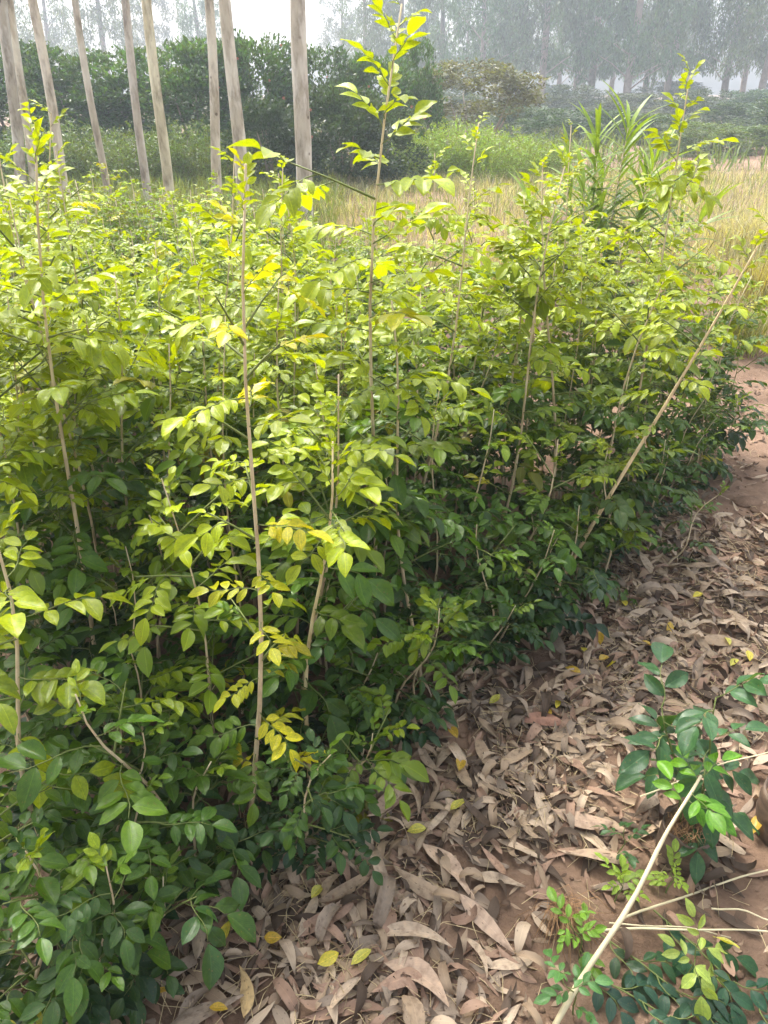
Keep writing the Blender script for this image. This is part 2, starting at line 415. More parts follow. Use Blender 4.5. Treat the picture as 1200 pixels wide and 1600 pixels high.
GRP = 'saplings in the nursery bed'
taken = []
HEROES = [
    ((165, 1150), (55, 192), 'tall sapling with a bare slanting stem nearest the leftmost trunks', dict(r0=.007, bare=.30, via=Vector((-.02, 0, 0)), branches=.35, step=.042, size=1.1)),
    ((250, 1040), (178, 420), 'thin pale stemmed sapling between the far left one and the yellow leaved one', dict(r0=.0055, bare=.28, branches=.3)),
    ((388, 1342), (384, 256), 'sapling with a thick brown stem and small yellow leaves low down', dict(r0=.0062, bare=.10, yellow=.42, branches=.2, step=.042, size=.78)),
    ((484, 1245), (520, 690), 'short pale stemmed sapling with glossy leaves beside the yellow leaved one', dict(r0=.0062, bare=.08, branches=.45, size=1.08, stem_col=(1.15, 1.15, 1.0))),
    ((582, 1080), (628, 6), 'tallest sapling of the bed, its leafy tip reaching above the far hedge', dict(r0=.0062, bare=.25, branches=.2, step=.036, size=1.25, via=Vector((-.035, 0, 0)))),
    ((660, 1080), (612, 470), 'sapling with a straight brown stem just to the side of the tallest one', dict(r0=.006, bare=.2, branches=.35)),
    ((622, 975), (748, 192), 'sapling with a thin pale leaning top and few leaves behind the tallest one', dict(r0=.005, bare=.2, step=.05, branches=.2, size=.9, dy=.1)),
    ((860, 905), (848, 250), 'upright sapling in the middle of the bed before the long leaved clump', dict(r0=.006, bare=.15, branches=.45, step=.038, size=1.1, olive=.2)),
    ((722, 985), (772, 640), 'short sapling with a spire of tiny pale leaves before the upright one', dict(r0=.0045, bare=.12, branches=.3, size=.8)),
    ((850, 955), (1218, 325), 'sapling with a long pale bare stem leaning far out over the path', dict(r0=.0075, bare=.28, step=.05, branches=.2, size=1.05, olive=.3, bend=.01, stem_col=(1.2, 1.15, 1.05))),
    ((985, 830), (1078, 118), 'tall sapling nearest the path with its tip above the grass field', dict(r0=.0058, bare=.2, branches=.45, step=.038, size=1.1, olive=.15, via=Vector((-.03, 0, 0)))),
    ((105, 1395), (-40, 760), 'sapling at the photo edge with a thick brown stem and mottled leaves', dict(r0=.0068, bare=.22, branches=.3, size=1.1, yellow=.03, dy=.05)),
    ((300, 1400), (118, 1085), 'sapling leaning towards the camera with big pale leaves at its tip', dict(r0=.0055, bare=.10, branches=.3, size=1.2, dy=-.05)),
    ((345, 960), (366, 248), 'slender sapling with a bright tuft before the pair of pale trunks', dict(r0=.005, bare=.3, branches=.25)),
    ((440, 900), (442, 258), 'sapling with a yellow tuft beside the thickest pale trunk', dict(r0=.005, bare=.3, branches=.3, yellow=.1)),
    ((70, 930), (80, 176), 'tall bright sapling in front of the leftmost pale trunks', dict(r0=.0055, bare=.3, branches=.4, yellow=.12)),
    ((1035, 885), (1135, 765), 'low sapling leaning out of the bed over the dusty path', dict(r0=.004, bare=.08, branches=.3, olive=.3, size=.8)),
    ((1085, 765), (1128, 545), 'sapling at the path corner of the bed with olive leaves', dict(r0=.0045, bare=.1, branches=.5, olive=.5, size=.9)),
    ((1015, 860), (1045, 700), 'dark leaved low sapling at the bed edge beside the dusty path', dict(r0=.0045, bare=.08, branches=.5, size=.95)),
    ((70, 1570), (40, 1330), 'low dark green sapling in the bottom corner of the bed', dict(r0=.0045, bare=.05, branches=.5, step=.035, size=1.0)),
    ((170, 1560), (165, 1350), 'low dark sapling hanging over the dead leaves at the bed end', dict(r0=.0042, bare=.05, branches=.5, step=.035, size=1.0)),
    ((235, 1440), (225, 1230), 'knee high dark glossy sapling behind the bed end', dict(r0=.0045, bare=.06, branches=.5, step=.035, size=1.05)),
    ((20, 1500), (-20, 1240), 'dark sapling cut by the photo edge behind the bottom corner', dict(r0=.0045, bare=.05, branches=.5, step=.035, size=1.1)),
    ((28, 1330), (20, 1110), 'knee high sapling at the photo edge behind the bottom corner ones', dict(r0=.0045, bare=.05, branches=.55, step=.034, size=1.0)),
    ((170, 1300), (180, 1090), 'knee high dark sapling between the far left pair of thick stems', dict(r0=.0045, bare=.05, branches=.55, step=.034, size=1.0)),
    ((120, 1610), (110, 1440), 'lowest dark sapling at the very bottom of the bed', dict(r0=.004, bare=.04, branches=.6, step=.03, size=1.0)),
    ((210, 1510), (255, 1370), 'low dark sapling with glossy leaves spreading onto the litter', dict(r0=.004, bare=.04, branches=.6, step=.03, size=1.05)),
    ((290, 1395), (330, 1190), 'dark sapling with drooping leaves between bed end and yellow leaved one', dict(r0=.0042, bare=.1, branches=.4, step=.04, size=.95)),
    ((560, 1190), (590, 1020), 'low bushy dark sapling at the foot of the tallest one', dict(r0=.004, bare=.05, branches=.6, step=.035, size=.8)),
    ((640, 1135), (690, 960), 'low dark sapling with fine hanging leaves at the litter edge', dict(r0=.004, bare=.05, branches=.6, step=.035, size=.85)),
    ((760, 1040), (745, 820), 'dark green bushy sapling on the litter edge before the upright one', dict(r0=.0045, bare=.05, branches=.6, step=.038)),
    ((850, 1000), (905, 790), 'dark bushy sapling under the long leaning stem', dict(r0=.0045, bare=.05, branches=.6, step=.038)),
    ((935, 935), (950, 700), 'bushy sapling behind the dark edge leaves beside the leaning stem', dict(r0=.0045, bare=.05, branches=.6, step=.04, olive=.2)),
]
for bp, tp, lab, k in HEROES:
    k['size'] = k.get('size', 1.0) * .84; k['step'] = k.get('step', .045) * .84
    b = hero(bp, tp, lab, group=GRP, **k); taken.append((b.x, b.y))

# the other plants stand in rows that run along the litter-covered path
P0 = Vector((-0.50, 0.86)); E = Vector((0.656, 0.754)).normalized(); NRM = Vector((-E.y, E.x))
POLY = [(-2.0, .25), (-.62, .92), (-.2, 1.32), (.20, 1.72), (.76, 2.22), (1.15, 2.62), (1.5, 3.12), (1.62, 3.5), (1.2, 3.6), (.6, 3.15), (.15, 3.6), (-.1, 4.6), (-1.0, 5.7), (-3.4, 6.0), (-3.1, 3.2)]
def inside(x, y, poly=POLY):
    c = False; j = len(poly) - 1
    for i in range(len(poly)):
        (xi, yi), (xj, yj) = poly[i], poly[j]
        if (yi > y) != (yj > y) and x < (xj - xi) * (y - yi) / (yj - yi) + xi: c = not c
        j = i
    return c
def in_view(x, y, z=.6, m=1.12):
    c, s = math.cos(PITCH), math.sin(PITCH)
    d = y * c + (CAM_H - z) * s
    return d > .1 and abs(x) / d < 600 / FPX * m
plan = []
for i in range(0, 30):
    j = 0
    for jj in range(-16, 42):
        q = P0 + NRM * (.05 + i * .158 + random.uniform(-.035, .035)) + E * (jj * .15 + random.uniform(-.05, .05))
        if not inside(q.x, q.y) or not in_view(q.x, q.y): continue
        if any(math.hypot(q.x - a, q.y - b) < .075 for a, b in taken): continue
        d = math.hypot(q.x, q.y)
        if d < .55: continue
        if d > 4.2 and random.random() < .25: continue
        j += 1
        edge = i == 0
        h = random.gauss(.95, .10) if not edge else random.gauss(.70, .12)
        if q.x > .3: h *= 1.06
        if d < 1.35: h *= .86
        if d < .9: h *= .8
        h = min(max(h, .38), 1.16)
        for a, b in taken[:11]:                      # nothing tall stands right in front of the bare stems
            L_ = math.hypot(a, b)
            if d < L_ - .03 and abs(q.x * b - q.y * a) / L_ < .075: h *= .5
        if d > 2.9: h *= .84 if q.x < .2 else .95
        rr_ = random.random() * (.75 if q.x > .3 else 1)
        if rr_ < .24: h += random.uniform(.08, (.36 if q.x > .2 else .26) if d < 2.9 else .16)
        elif rr_ < .36: h -= random.uniform(.05, .2)
        plan.append((d, i, j, q.x, q.y, h, edge))
j = 0
for jj in range(2, 25):
    q = P0 + NRM * (-.005 + random.uniform(-.03, .03)) + E * (.10 + jj * .145 + random.uniform(-.04, .04))
    if q.x > 1.5 or any(math.hypot(q.x - a, q.y - b) < .06 for a, b in taken): continue
    j += 1; plan.append((math.hypot(q.x, q.y), -1, j, q.x, q.y, random.uniform(.34, .52), True))
plan.sort()
n_obj = 298 - len(HEROES)
for d, i, j, x, y, h, edge in plan[:n_obj]:
    col_w = 'yellow green topped' if h > .92 else ('mid green' if h > .7 else 'dark green')
    size_w = 'tall' if h > 1.05 else ('waist high' if h > .8 else 'low')
    lab = f'{size_w} {col_w} sapling, {ORD[j - 1]} along the {ORD[i]} row from the littered path'
    z = gz(x, y)
    if i == -1:
        sapling((x, y, z), (x + random.gauss(.07, .04), y + random.gauss(-.07, .03), z + h), f'low bushy dark green sapling, {ORD[j - 1]} along the very edge of the litter', GRP, r0=.0038, bare=.03, step=.025, branches=.5, size=random.uniform(.6, .75), split=False)
        continue
    near = d < 2.2
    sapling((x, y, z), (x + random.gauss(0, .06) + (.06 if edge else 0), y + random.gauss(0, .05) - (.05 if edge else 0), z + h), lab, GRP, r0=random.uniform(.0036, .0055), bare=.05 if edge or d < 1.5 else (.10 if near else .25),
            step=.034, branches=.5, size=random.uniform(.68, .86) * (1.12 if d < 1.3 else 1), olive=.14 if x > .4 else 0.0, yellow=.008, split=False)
# the small crowded ones behind them, past the 300 that show largest
far = {}
fs = MB()
for d, i, j, x, y, h, edge in plan[n_obj:]:
    z = gz(x, y); fs.tube([(x, y, z - .02), (x + random.gauss(0, .02), y, z + h * .5), (x, y, z + h)], [.005, .004, .002], 4)
    t = .45; az = random.uniform(0, 6)
    while t < 1.0:
        az += 2.4 + random.uniform(-.4, .4)
        for rep_ in range(3):
            c = leaf_colour(z + h * t, t, .02); key = min(int((c[0]) / .06), 5)
            me = random.choice(range(9))
            off = Vector((random.gauss(0, .05), random.gauss(0, .05), 0)) * (1 - t * .7)
            far.setdefault(key, []).append((me, leaf_matrix(Vector((x, y, z + h * t)) + off, az + rep_ * 2, -.2 + t * random.uniform(.3, 1.1), random.uniform(-.3, .3), random.uniform(.6, .8) * (1 if t < .75 else .8)), c))
        t += .055
root = empty('young_plants_foliage', (0, 4.5, 0)); tag(root, 'mass of crowded yellow green saplings at the back of the bed', 'saplings', kind='stuff')
ARR = []
for me, rach, ls_ in LEAVES['adult']:
    v = np.empty(len(me.vertices) * 3, np.float32); me.vertices.foreach_get('co', v); qv = np.empty(len(me.loops), np.int32); me.loops.foreach_get('vertex_index', qv)
    ARR.append((v.reshape(-1, 3), qv.reshape(-1, 4)))
for key, items in far.items():
    fb = MB()
    for me, Mx, c in items:
        A = np.array(Mx); v, q = ARR[me]; fb.add(v @ A[:3, :3].T + A[:3, 3] - np.array([0, 4.5, 0]), q)
    o = obj('foliage', fb.mesh('foliage', M_LEAF_FAR), root, None, tuple(float(v) for v in np.mean([c for _, _, c in items], 0))); o['kind'] = 'stuff'
o = obj('stalks', fs.mesh('stalks', M_STEM), root, Matrix.Translation((0, -4.5, 0)), (1, 1, 1)); o['kind'] = 'stuff'
n_fill = len(plan)
print('fill saplings', n_fill, 'leaves', N_LEAF)

# ------------------------------------------------------------------ leaf litter
TD = [0, .07, .2, .36, .52, .68, .82, .93, 1.0]
WD = [.008, .045, .083, .098, .094, .074, .046, .019, .003]
DL = []
for k in range(20):
    strong = k >= 14
    v, q, u = leaflet_mesh('dead_leaf', random.uniform(.6, 1.3), random.uniform(-.2, .3), 0, random.uniform(.3, 1.2), random.uniform(-1.0, 1.0) * (1.6 if strong else .4), tp=TD, wp=WD,
                           sickle=random.uniform(-.14, .14), curl=random.uniform(-.4, .6), cols=4)
    # bend along the length
    kb = random.uniform(-.55, .3) if not strong else random.choice([-1, 1]) * random.uniform(1.6, 3.6)
    y0, z0 = v[:, 1].copy(), v[:, 2].copy()
    a = kb * (y0 - .5)
    if abs(kb) > .05:
        v[:, 1] = np.sin(a) / kb - z0 * np.sin(a); v[:, 2] = (1 - np.cos(a)) / kb + z0 * np.cos(a)
    v[:, 1] -= v[:, 1].mean(); v[:, 0] -= v[:, 0].mean(); v[:, 2] -= v[:, 2].min()
    v[:, 2] += .004
    DL.append((v, q, u, strong))
DL_ME = [mesh_quads('dead_leaf', v, q, M_DEAD, u) for v, q, u, s in DL]
DCOL = [('pale tan', (0.46, 0.36, 0.26)), ('reddish brown', (0.31, 0.205, 0.145)), ('grey brown', (0.26, 0.205, 0.155)), ('dark brown', (0.092, 0.066, 0.048)), ('dusty brown', (0.335, 0.25, 0.17))]
def uv_of(x, y):
    q = Vector((x, y)) - P0
    return q.dot(E), q.dot(NRM)
def litter_weight(x, y):
    u, v = uv_of(x, y)
    if v > .28: return 0
    lim = .48 if u < .9 else .62
    wgt = 1.0 if v > -lim else max(0.03, 1 - (-lim - v) * 5.0)
    if v > 0.0: wgt *= .55
    if u > 2.0: wgt *= max(.04, 1 - (u - 2.0) * 1.3)
    wgt *= .16 + 1.5 * max(0, noise.noise(Vector((x * 3.4, y * 3.4, 2.2))) + .30)
    return min(wgt, 1)
def litter_point():
    while True:
        x, y = random.uniform(-1.0, 2.6), random.uniform(.45, 4.0)
        if not in_view(x, y, 0, 1.1): continue
        if random.random() < litter_weight(x, y): return x, y
def rest(x, y, tilt, yaw, z):
    e = .03
    nx_, ny_ = -(gz(x + e, y) - gz(x - e, y)) / (2 * e), -(gz(x, y + e) - gz(x, y - e)) / (2 * e)
    N = Vector((nx_ * .7, ny_ * .7, 1)).normalized()
    return Matrix.Translation((x, y, gz(x, y) + z)) @ N.to_track_quat('Z', 'Y').to_matrix().to_4x4() @ Matrix.Rotation(yaw, 4, 'Z') @ Matrix.Rotation(tilt, 4, 'X') @ Matrix.Rotation(random.gauss(0, .22), 4, 'Y')
# the bulk of the litter: leaves under and between the ones that can be picked apart
lv, lq, lu = [], [], []; cnt = 0
def bulk_litter(name, label, cat, num, lo, hi, zlo, zhi, cols):
    per = {i: MB() for i in range(len(cols))}
    for _ in range(num):
        x, y = litter_point(); v, q, u, s = random.choice(DL)
        s = random.uniform(lo, hi)
        A = np.array(rest(x, y, random.gauss(0, .13), random.uniform(0, 6.28), random.uniform(zlo, zhi)) @ Matrix.Scale(s, 4))
        per[random.randrange(len(cols))].add(v @ A[:3, :3].T + A[:3, 3], q, u)
    root = empty(name, (0, 1.5, 0)); tag(root, label, cat, kind='stuff')
    for i, mb in per.items():
        o = obj('litter_layer', mb.mesh('litter_layer', M_DEAD), root, Matrix.Translation((0, -1.5, 0)), cols[i]); o['kind'] = 'stuff'
bulk_litter('leaf_litter', 'matted brown leaf litter under the larger dead leaves along the bed', 'leaf litter', 5000, .04, .115, -.002, .012, [c for _, c in DCOL])
# twigs, straw and fibres lying in it
b = MB()
for _ in range(2600):
    x, y = litter_point(); L = random.uniform(.02, .11); a = random.uniform(0, 6.28); z = gz(x, y) + random.uniform(.003, .02)
    dx, dy = math.cos(a) * L, math.sin(a) * L; k = random.uniform(-.015, .015)
    b.tube([(x, y, z), (x + dx * .5 - dy * k * 8, y + dy * .5 + dx * k * 8, z + random.uniform(0, .012)), (x + dx, y + dy, gz(x + dx, y + dy) + random.uniform(.002, .014))], [.0009, .0008, .0004], 3)
o = obj('straw_litter', b.mesh('straw_litter', M_STRAW)); tag(o, 'thin straw bits and dry fibres scattered in the litter', 'straw', kind='stuff')
fl = [MB(), MB()]
for _ in range(3000):
    x, y = random.uniform(-.9, 2.6), random.uniform(.5, 4.2)
    if not in_view(x, y, 0, 1.08) or uv_of(x, y)[1] > .3 or (uv_of(x, y)[1] < -.9 and random.random() < .5): continue
    v, q, u, s_ = random.choice(DL); sc_ = random.uniform(.012, .045)
    A = np.array(rest(x, y, random.gauss(0, .3), random.uniform(0, 6.28), .001) @ Matrix.Diagonal((sc_ * random.uniform(1, 2.4), sc_, sc_, 1))); random.choice(fl).add(v @ A[:3, :3].T + A[:3, 3], q, u)
root = empty('leaf_fragments', (0, 1.5, 0)); tag(root, 'small broken bits of dead leaf strewn over the soil', 'leaf litter', kind='stuff')
for mb, c in zip(fl, [(0.12, 0.08, 0.055), (0.33, 0.24, 0.165)]):
    o = obj('fragment_layer', mb.mesh('fragment_layer', M_DEAD), root, Matrix.Translation((0, -1.5, 0)), c); o['kind'] = 'stuff'
# crumbs and clods of soil
def clod(r, seed):
    V = []; Q = []
    n, m = 7, 5
    for i in range(m):
        th = math.pi * (i + .02) / (m - .96)
        for k in range(n):
            a = 2 * math.pi * k / n; d = Vector((math.sin(th) * math.cos(a), math.sin(th) * math.sin(a), math.cos(th) * .7))
            V.append(d * r * (1 + .45 * noise.noise(d * 1.7 + Vector((seed, 0, 0)))))
    for i in range(m - 1):
        for k in range(n): Q.append((i * n + k, (i + 1) * n + k, (i + 1) * n + (k + 1) % n, i * n + (k + 1) % n))
    return np.array([tuple(v) for v in V]), np.array(Q)
b = MB()
for k in range(2600):
    x, y = random.uniform(-.9, 3.2), random.uniform(.45, 5.5)
    if not in_view(x, y, 0, 1.1): continue
    u, v = uv_of(x, y)
    if v > .35 and random.random() < .8: continue
    r = random.choice([.003, .004, .005, .006, .008]) * random.uniform(.7, 1.5)
    if random.random() < .03: r *= 2.2
    cv, cq = clod(r, k * .37); b.add(cv + np.array([x, y, gz(x, y) + r * .25]), cq)
o = obj('soil_crumbs', b.mesh('soil_crumbs', M_SOIL)); tag(o, 'small crumbs and clods of the reddish soil', 'soil', kind='stuff')

def zone_of(x, y):
    u, v = uv_of(x, y)
    if v > .02: return 'under the edge saplings'
    if u < .35: return 'at the near litter end' if v > -.3 else 'at the photo bottom'
    if u < .95: return 'beside the yellow leaved sapling' if v > -.3 else ('amid the near litter' if v > -.55 else 'beside the pale cut stem')
    if u < 1.6: return 'below the tallest sapling' if v > -.28 else ('amid the thick litter' if v > -.6 else 'beside the grow bags')
    if u < 2.4: return 'along the far bed edge' if v > -.3 else 'on the far thin litter'
    return 'on the dusty far path'
SPECIAL = [((700, 1372), 2.75, .20, 'largest pale pointed dead leaf lying flat in the middle of the litter', (0.47, 0.345, 0.25), 0),
           ((655, 1545), 1.25, .17, 'long pale dead leaf pointing to the photo bottom', (0.45, 0.33, 0.24), 1),
           ((525, 1450), 1.65, .16, 'dead leaf folded double with a pale upper half', (0.43, 0.32, 0.24), 9),
           ((760, 1455), .55, .19, 'long pale dead leaf curving up to the soil patch', (0.42, 0.31, 0.23), 2),
           ((385, 1560), 2.2, .12, 'broad ochre dead leaf near the bottom edge', (0.50, 0.36, 0.18), 3),
           ((905, 1290), .9, .17, 'arched dead leaf draped at the grow bag edge', (0.40, 0.29, 0.21), 4),
           ((930, 1350), 1.2, .16, 'pale dead leaf hanging towards the soil hollow', (0.42, 0.31, 0.22), 5),
           ((840, 1135), 2.0, .15, 'reddish dead leaf beyond the middle of the litter', (0.36, 0.20, 0.14), 6),
           ((600, 1265), .3, .15, 'flat dead leaf just outside the bed shadow', (0.40, 0.29, 0.21), 7)]
n_d = 0
for (px, py), yaw, L, lab, c, k in SPECIAL:
    p = ground_px(px, py)
    o = obj('dead_leaf', DL_ME[k], None, rest(p.x, p.y, 0, yaw, .022) @ Matrix.Diagonal((L * 1.05, L * .85, L, 1)), c); tag(o, lab, 'dead leaf', 'fallen eucalyptus leaves'); n_d += 1
while n_d < 300:
    x, y = litter_point()
    if uv_of(x, y)[1] > .06: continue
    k = random.randrange(len(DL)); cn, c = random.choices(DCOL, [4.2, 2.6, 2.6, 2, 3.2])[0]
    L = random.triangular(.065, .17, .095) * (1.1 if y < 1.2 else 1); v = random.uniform(.85, 1.18); yaw = random.uniform(0, 6.28)
    o = obj('dead_leaf', DL_ME[k], None, rest(x, y, random.gauss(0, .13), yaw, random.uniform(.006, .022)) @ Matrix.Scale(L, 4), tuple(t * v for t in c))
    sz = 'long' if L > .125 else ('middling' if L > .092 else 'short')
    sh = 'curled' if DL[k][3] else ('broad' if np.ptp(DL[k][0][:, 0]) > .30 else 'narrow')
    pt = ['tip away from camera', 'tip towards bed', 'tip towards camera', 'tip towards path'][int((yaw + .785) / 1.571) % 4]
    tag(o, f'{sz} {sh} {cn} dead leaf {zone_of(x, y)}, {pt}', 'dead leaf', 'fallen eucalyptus leaves'); n_d += 1

# yellow leaflets that fell from the saplings
YEL = [(580, 1500), (270, 1560), (505, 1400), (665, 1310), (725, 1265), (905, 1065), (948, 1040), (720, 1200), (1165, 1030), (1185, 1085), (1150, 1045), (1000, 1015), (905, 1025), (860, 1130), (700, 1150), (415, 1480), (330, 1590), (1150, 1498), (1080, 945), (975, 960), (935, 1000), (1180, 1290), (530, 1505), (1130, 1010), (1045, 985), (870, 1105), (350, 1490), (20, 1575), (780, 1100), (960, 1045)]
for i, (px, py) in enumerate(YEL):
    p = ground_px(px, py); cw, cc = random.choice([('bright yellow', (0.58, 0.50, 0.06)), ('pale yellow', (0.52, 0.50, 0.10)), ('orange yellow', (0.50, 0.34, 0.05))])
    o = obj('fallen_leaflet', LF_ME[i % 8], None, rest(p.x, p.y, random.gauss(0, .2), random.uniform(0, 6.28), .034) @ Matrix.Scale(random.uniform(.032, .05), 4), cc)
    z = zone_of(p.x, p.y)
    tag(o, f'{cw} fallen leaflet, {ORD[i]} counted, {z}', 'fallen leaf', 'yellow leaflets on the litter')

# ------------------------------------------------------------------ grow bags and the things around them
def grow_bag(px, py, r, h, label):
    p = ground_px(px, py); root = empty('grow_bag', p); tag(root, label, 'grow bag', 'grow bags on the soil')
    n, m = 26, 9; V = []; Q = []
    for i in range(m):
        t = i / (m - 1)
        for k in range(n):
            a = 2 * math.pi * k / n
            d = 1 + .07 * noise.noise(Vector((math.cos(a) * 1.6, math.sin(a) * 1.6, t * 3 + px))) + .06 * noise.noise(Vector((math.cos(a) * 5, math.sin(a) * 5, t * 5)))
            rr = r * d * (.93 + .10 * math.sin(math.pi * t * .9)) * (1.04 if i == m - 1 else 1)
            V.append((rr * math.cos(a), rr * math.sin(a), h * t + (.012 * noise.noise(Vector((math.cos(a) * 2, math.sin(a) * 2, 7))) if i > m - 3 else 0) - .01))
    for k in range(n):                                   # rolled rim going back inside
        a = 2 * math.pi * k / n; V.append((r * .88 * math.cos(a), r * .88 * math.sin(a), h - .025))
    for i in range(m):
        for k in range(n): Q.append((i * n + k, i * n + (k + 1) % n, (i + 1) * n + (k + 1) % n, (i + 1) * n + k))
    obj('bag_wall', mesh_quads('bag_wall', V, Q, M_BAG), root)
    V = []; Q = []; rings = 7
    for i in range(rings):
        for k in range(n):
            a = 2 * math.pi * k / n; q = r * .93 * i / (rings - 1)
            x, y = q * math.cos(a), q * math.sin(a); V.append((x, y, h - .022 + .016 * noise.noise(Vector((x * 30, y * 30, px)))))
    for i in range(rings - 1):
        for k in range(n): Q.append((i * n + k, (i + 1) * n + k, (i + 1) * n + (k + 1) % n, i * n + (k + 1) % n))
    obj('soil', mesh_quads('soil', V, Q, M_SOIL), root)
    fb = MB()
    for _ in range(110):
        a = random.uniform(0, 6.28); q = r * .85 * math.sqrt(random.random()); b2 = a + random.uniform(-1, 1); q2 = min(q + random.uniform(-.03, .03), r * .95)
        fb.tube([(q * math.cos(a), q * math.sin(a), h - .02), ((q * math.cos(a) + q2 * math.cos(b2)) / 2, (q * math.sin(a) + q2 * math.sin(b2)) / 2, h + random.uniform(-.008, .012)), (q2 * math.cos(b2), q2 * math.sin(b2), h - .016)], [.0009, .0008, .0005], 3)
    o = obj('root_fibre', fb.mesh('root_fibre', M_FIBRE), root); o['kind'] = 'stuff'
    return p
pb = grow_bag(1066, 1338, .058, .115, 'soil filled dark plastic grow bag hidden under glossy leaves')
pb2 = grow_bag(1226, 1300, .070, .135, 'soil filled grow bag with a fibrous top cut by the photo edge')
# small plants growing in and beside the bags
def potted(base, tip, label, n, size, colr, name='seedling', kind='few', split=True, el=(-.3, .5), r0=.0035, stem=M_TWIG, start=.2):
    base = Vector(base); D = Vector(tip) - base; root = empty(name, base); tag(root, label, 'seedling')
    b = MB(); pts = [D * t + Vector((.012 * math.sin(5 * t), .01 * math.sin(4 * t + 1), 0)) * min(t * 3, 1) for t in np.linspace(0, 1, 8)]
    b.tube(pts, [r0 * (1 - .6 * t) for t in np.linspace(0, 1, 8)], 6); obj('stem', b.mesh('stem', stem), root)
    az = random.uniform(0, 6.28)
    for i in range(n):
        t = start + (1 - start) * i / max(n - 1, 1); az += 2.2 + random.uniform(-.5, .5); p = pts[min(int(t * 7), 7)].lerp(pts[min(int(t * 7) + 1, 7)], t * 7 % 1)
        v = random.uniform(.8, 1.25); add_leaf_obj(root, kind, leaf_matrix(p, az, random.uniform(*el) + (.5 if t > .9 else 0), random.uniform(-.4, .4), size * random.uniform(.8, 1.15)), tuple(c * v for c in colr), split)
    return root
potted(pb + Vector((.005, 0, .09)), at_y(1125, 1085, pb.y + .06), 'seedling with dark blue green glossy leaves growing from a grow bag', 11, .92, (0.040, 0.100, 0.038), el=(-.3, .35), start=.05)
potted(pb + Vector((-.015, .01, .09)), at_y(1040, 1100, pb.y + .10), 'small dark seedling leaning out of the same grow bag towards the bed', 7, .9, (0.042, 0.102, 0.040), el=(-.2, .4), start=.3)
# the pale cut stem across the corner
cb = ground_px(866, 1606); ct = at_y(1092, 1215, cb.y + .30)
root = empty('cut_sapling', cb); tag(root, 'long pale leafless stem slanting across the soil with bright green leaves at its end', 'cut sapling')
b = MB(); D = ct - cb; pts = [D * t + Vector((.012 * math.sin(3.2 * t) - .004 * math.sin(11 * t), 0, .03 * math.sin(math.pi * t) + .006)) for t in np.linspace(-.15, 1, 14)]
b.tube(pts, [(.0062 - .0036 * t) * (1.12 if i_ % 3 == 0 else .97) for i_, t in enumerate(np.linspace(0, 1, 14))], 8); obj('stem', b.mesh('stem', M_PALE), root)
for k in range(5):
    p = pts[-1].lerp(pts[-3], k * .22)
    add_leaf_obj(root, 'few', leaf_matrix(p, random.uniform(0, 6.28), random.uniform(-.1, .6), random.uniform(-.3, .3), .62), tuple(c * random.uniform(.85, 1.15) for c in (0.10, 0.24, 0.018)), True)
for px, py, n, s, c, lab, k in [(905, 1500, 7, .48, (0.13, 0.25, 0.03), 'pale green weed beside the straw tuft and the cut stem', 'young'),
                                (960, 1410, 6, .44, (0.20, 0.30, 0.04), 'small yellow green weed between straw tuft and grow bag', 'young'),
                                (1062, 1545, 5, .55, (0.26, 0.34, 0.07), 'weed with bright lime leaves on the bare soil corner', 'few'),
                                (1040, 1395, 6, .36, (0.22, 0.32, 0.04), 'tiny lime green weed at the foot of the grow bag', 'young'),
                                (895, 1585, 6, .5, (0.07, 0.17, 0.05), 'low green weed at the photo bottom under the cut stem', 'young'),
                                (960, 1345, 4, .5, (0.05, 0.12, 0.04), 'dark green weed sprig beside the soil hollow', 'young')]:
    p = ground_px(px, py); potted(p, p + Vector((random.uniform(-.03, .03), random.uniform(-.02, .02), .13 * s / .5)), lab, n, s, c, 'weed', k, el=(-.2, .7), r0=.0018)
for px, py, a, lab in [(1000, 1515, -.75, 'dark leafy spray lying flat on the soil below the cut stem'), (1085, 1490, -.95, 'dark leafy spray lying on the soil towards the photo edge'), (975, 1560, -.55, 'dark leafy spray lying nearest the photo bottom')]:
    p = ground_px(px, py); d = Vector((math.cos(a), math.sin(a), 0)); root = empty('fallen_spray', p); tag(root, lab, 'leaf spray')
    b = MB(); b.tube([d * -.10 + Vector((0, 0, .016)), Vector((0, 0, .02)), d * .12 + Vector((0, 0, .012))], [.002, .0017, .001], 5); obj('stem', b.mesh('stem', M_TWIG), root)
    for k in range(5):
        q = d * (-.07 + .05 * k) + Vector((0, 0, .02)); add_leaf_obj(root, 'young', leaf_matrix(q, a - 1.57 + (.5 if k % 2 else -.5), .02, random.uniform(-.3, .3), .9), tuple(c * random.uniform(.8, 1.2) for c in (0.028, 0.075, 0.036)), True)
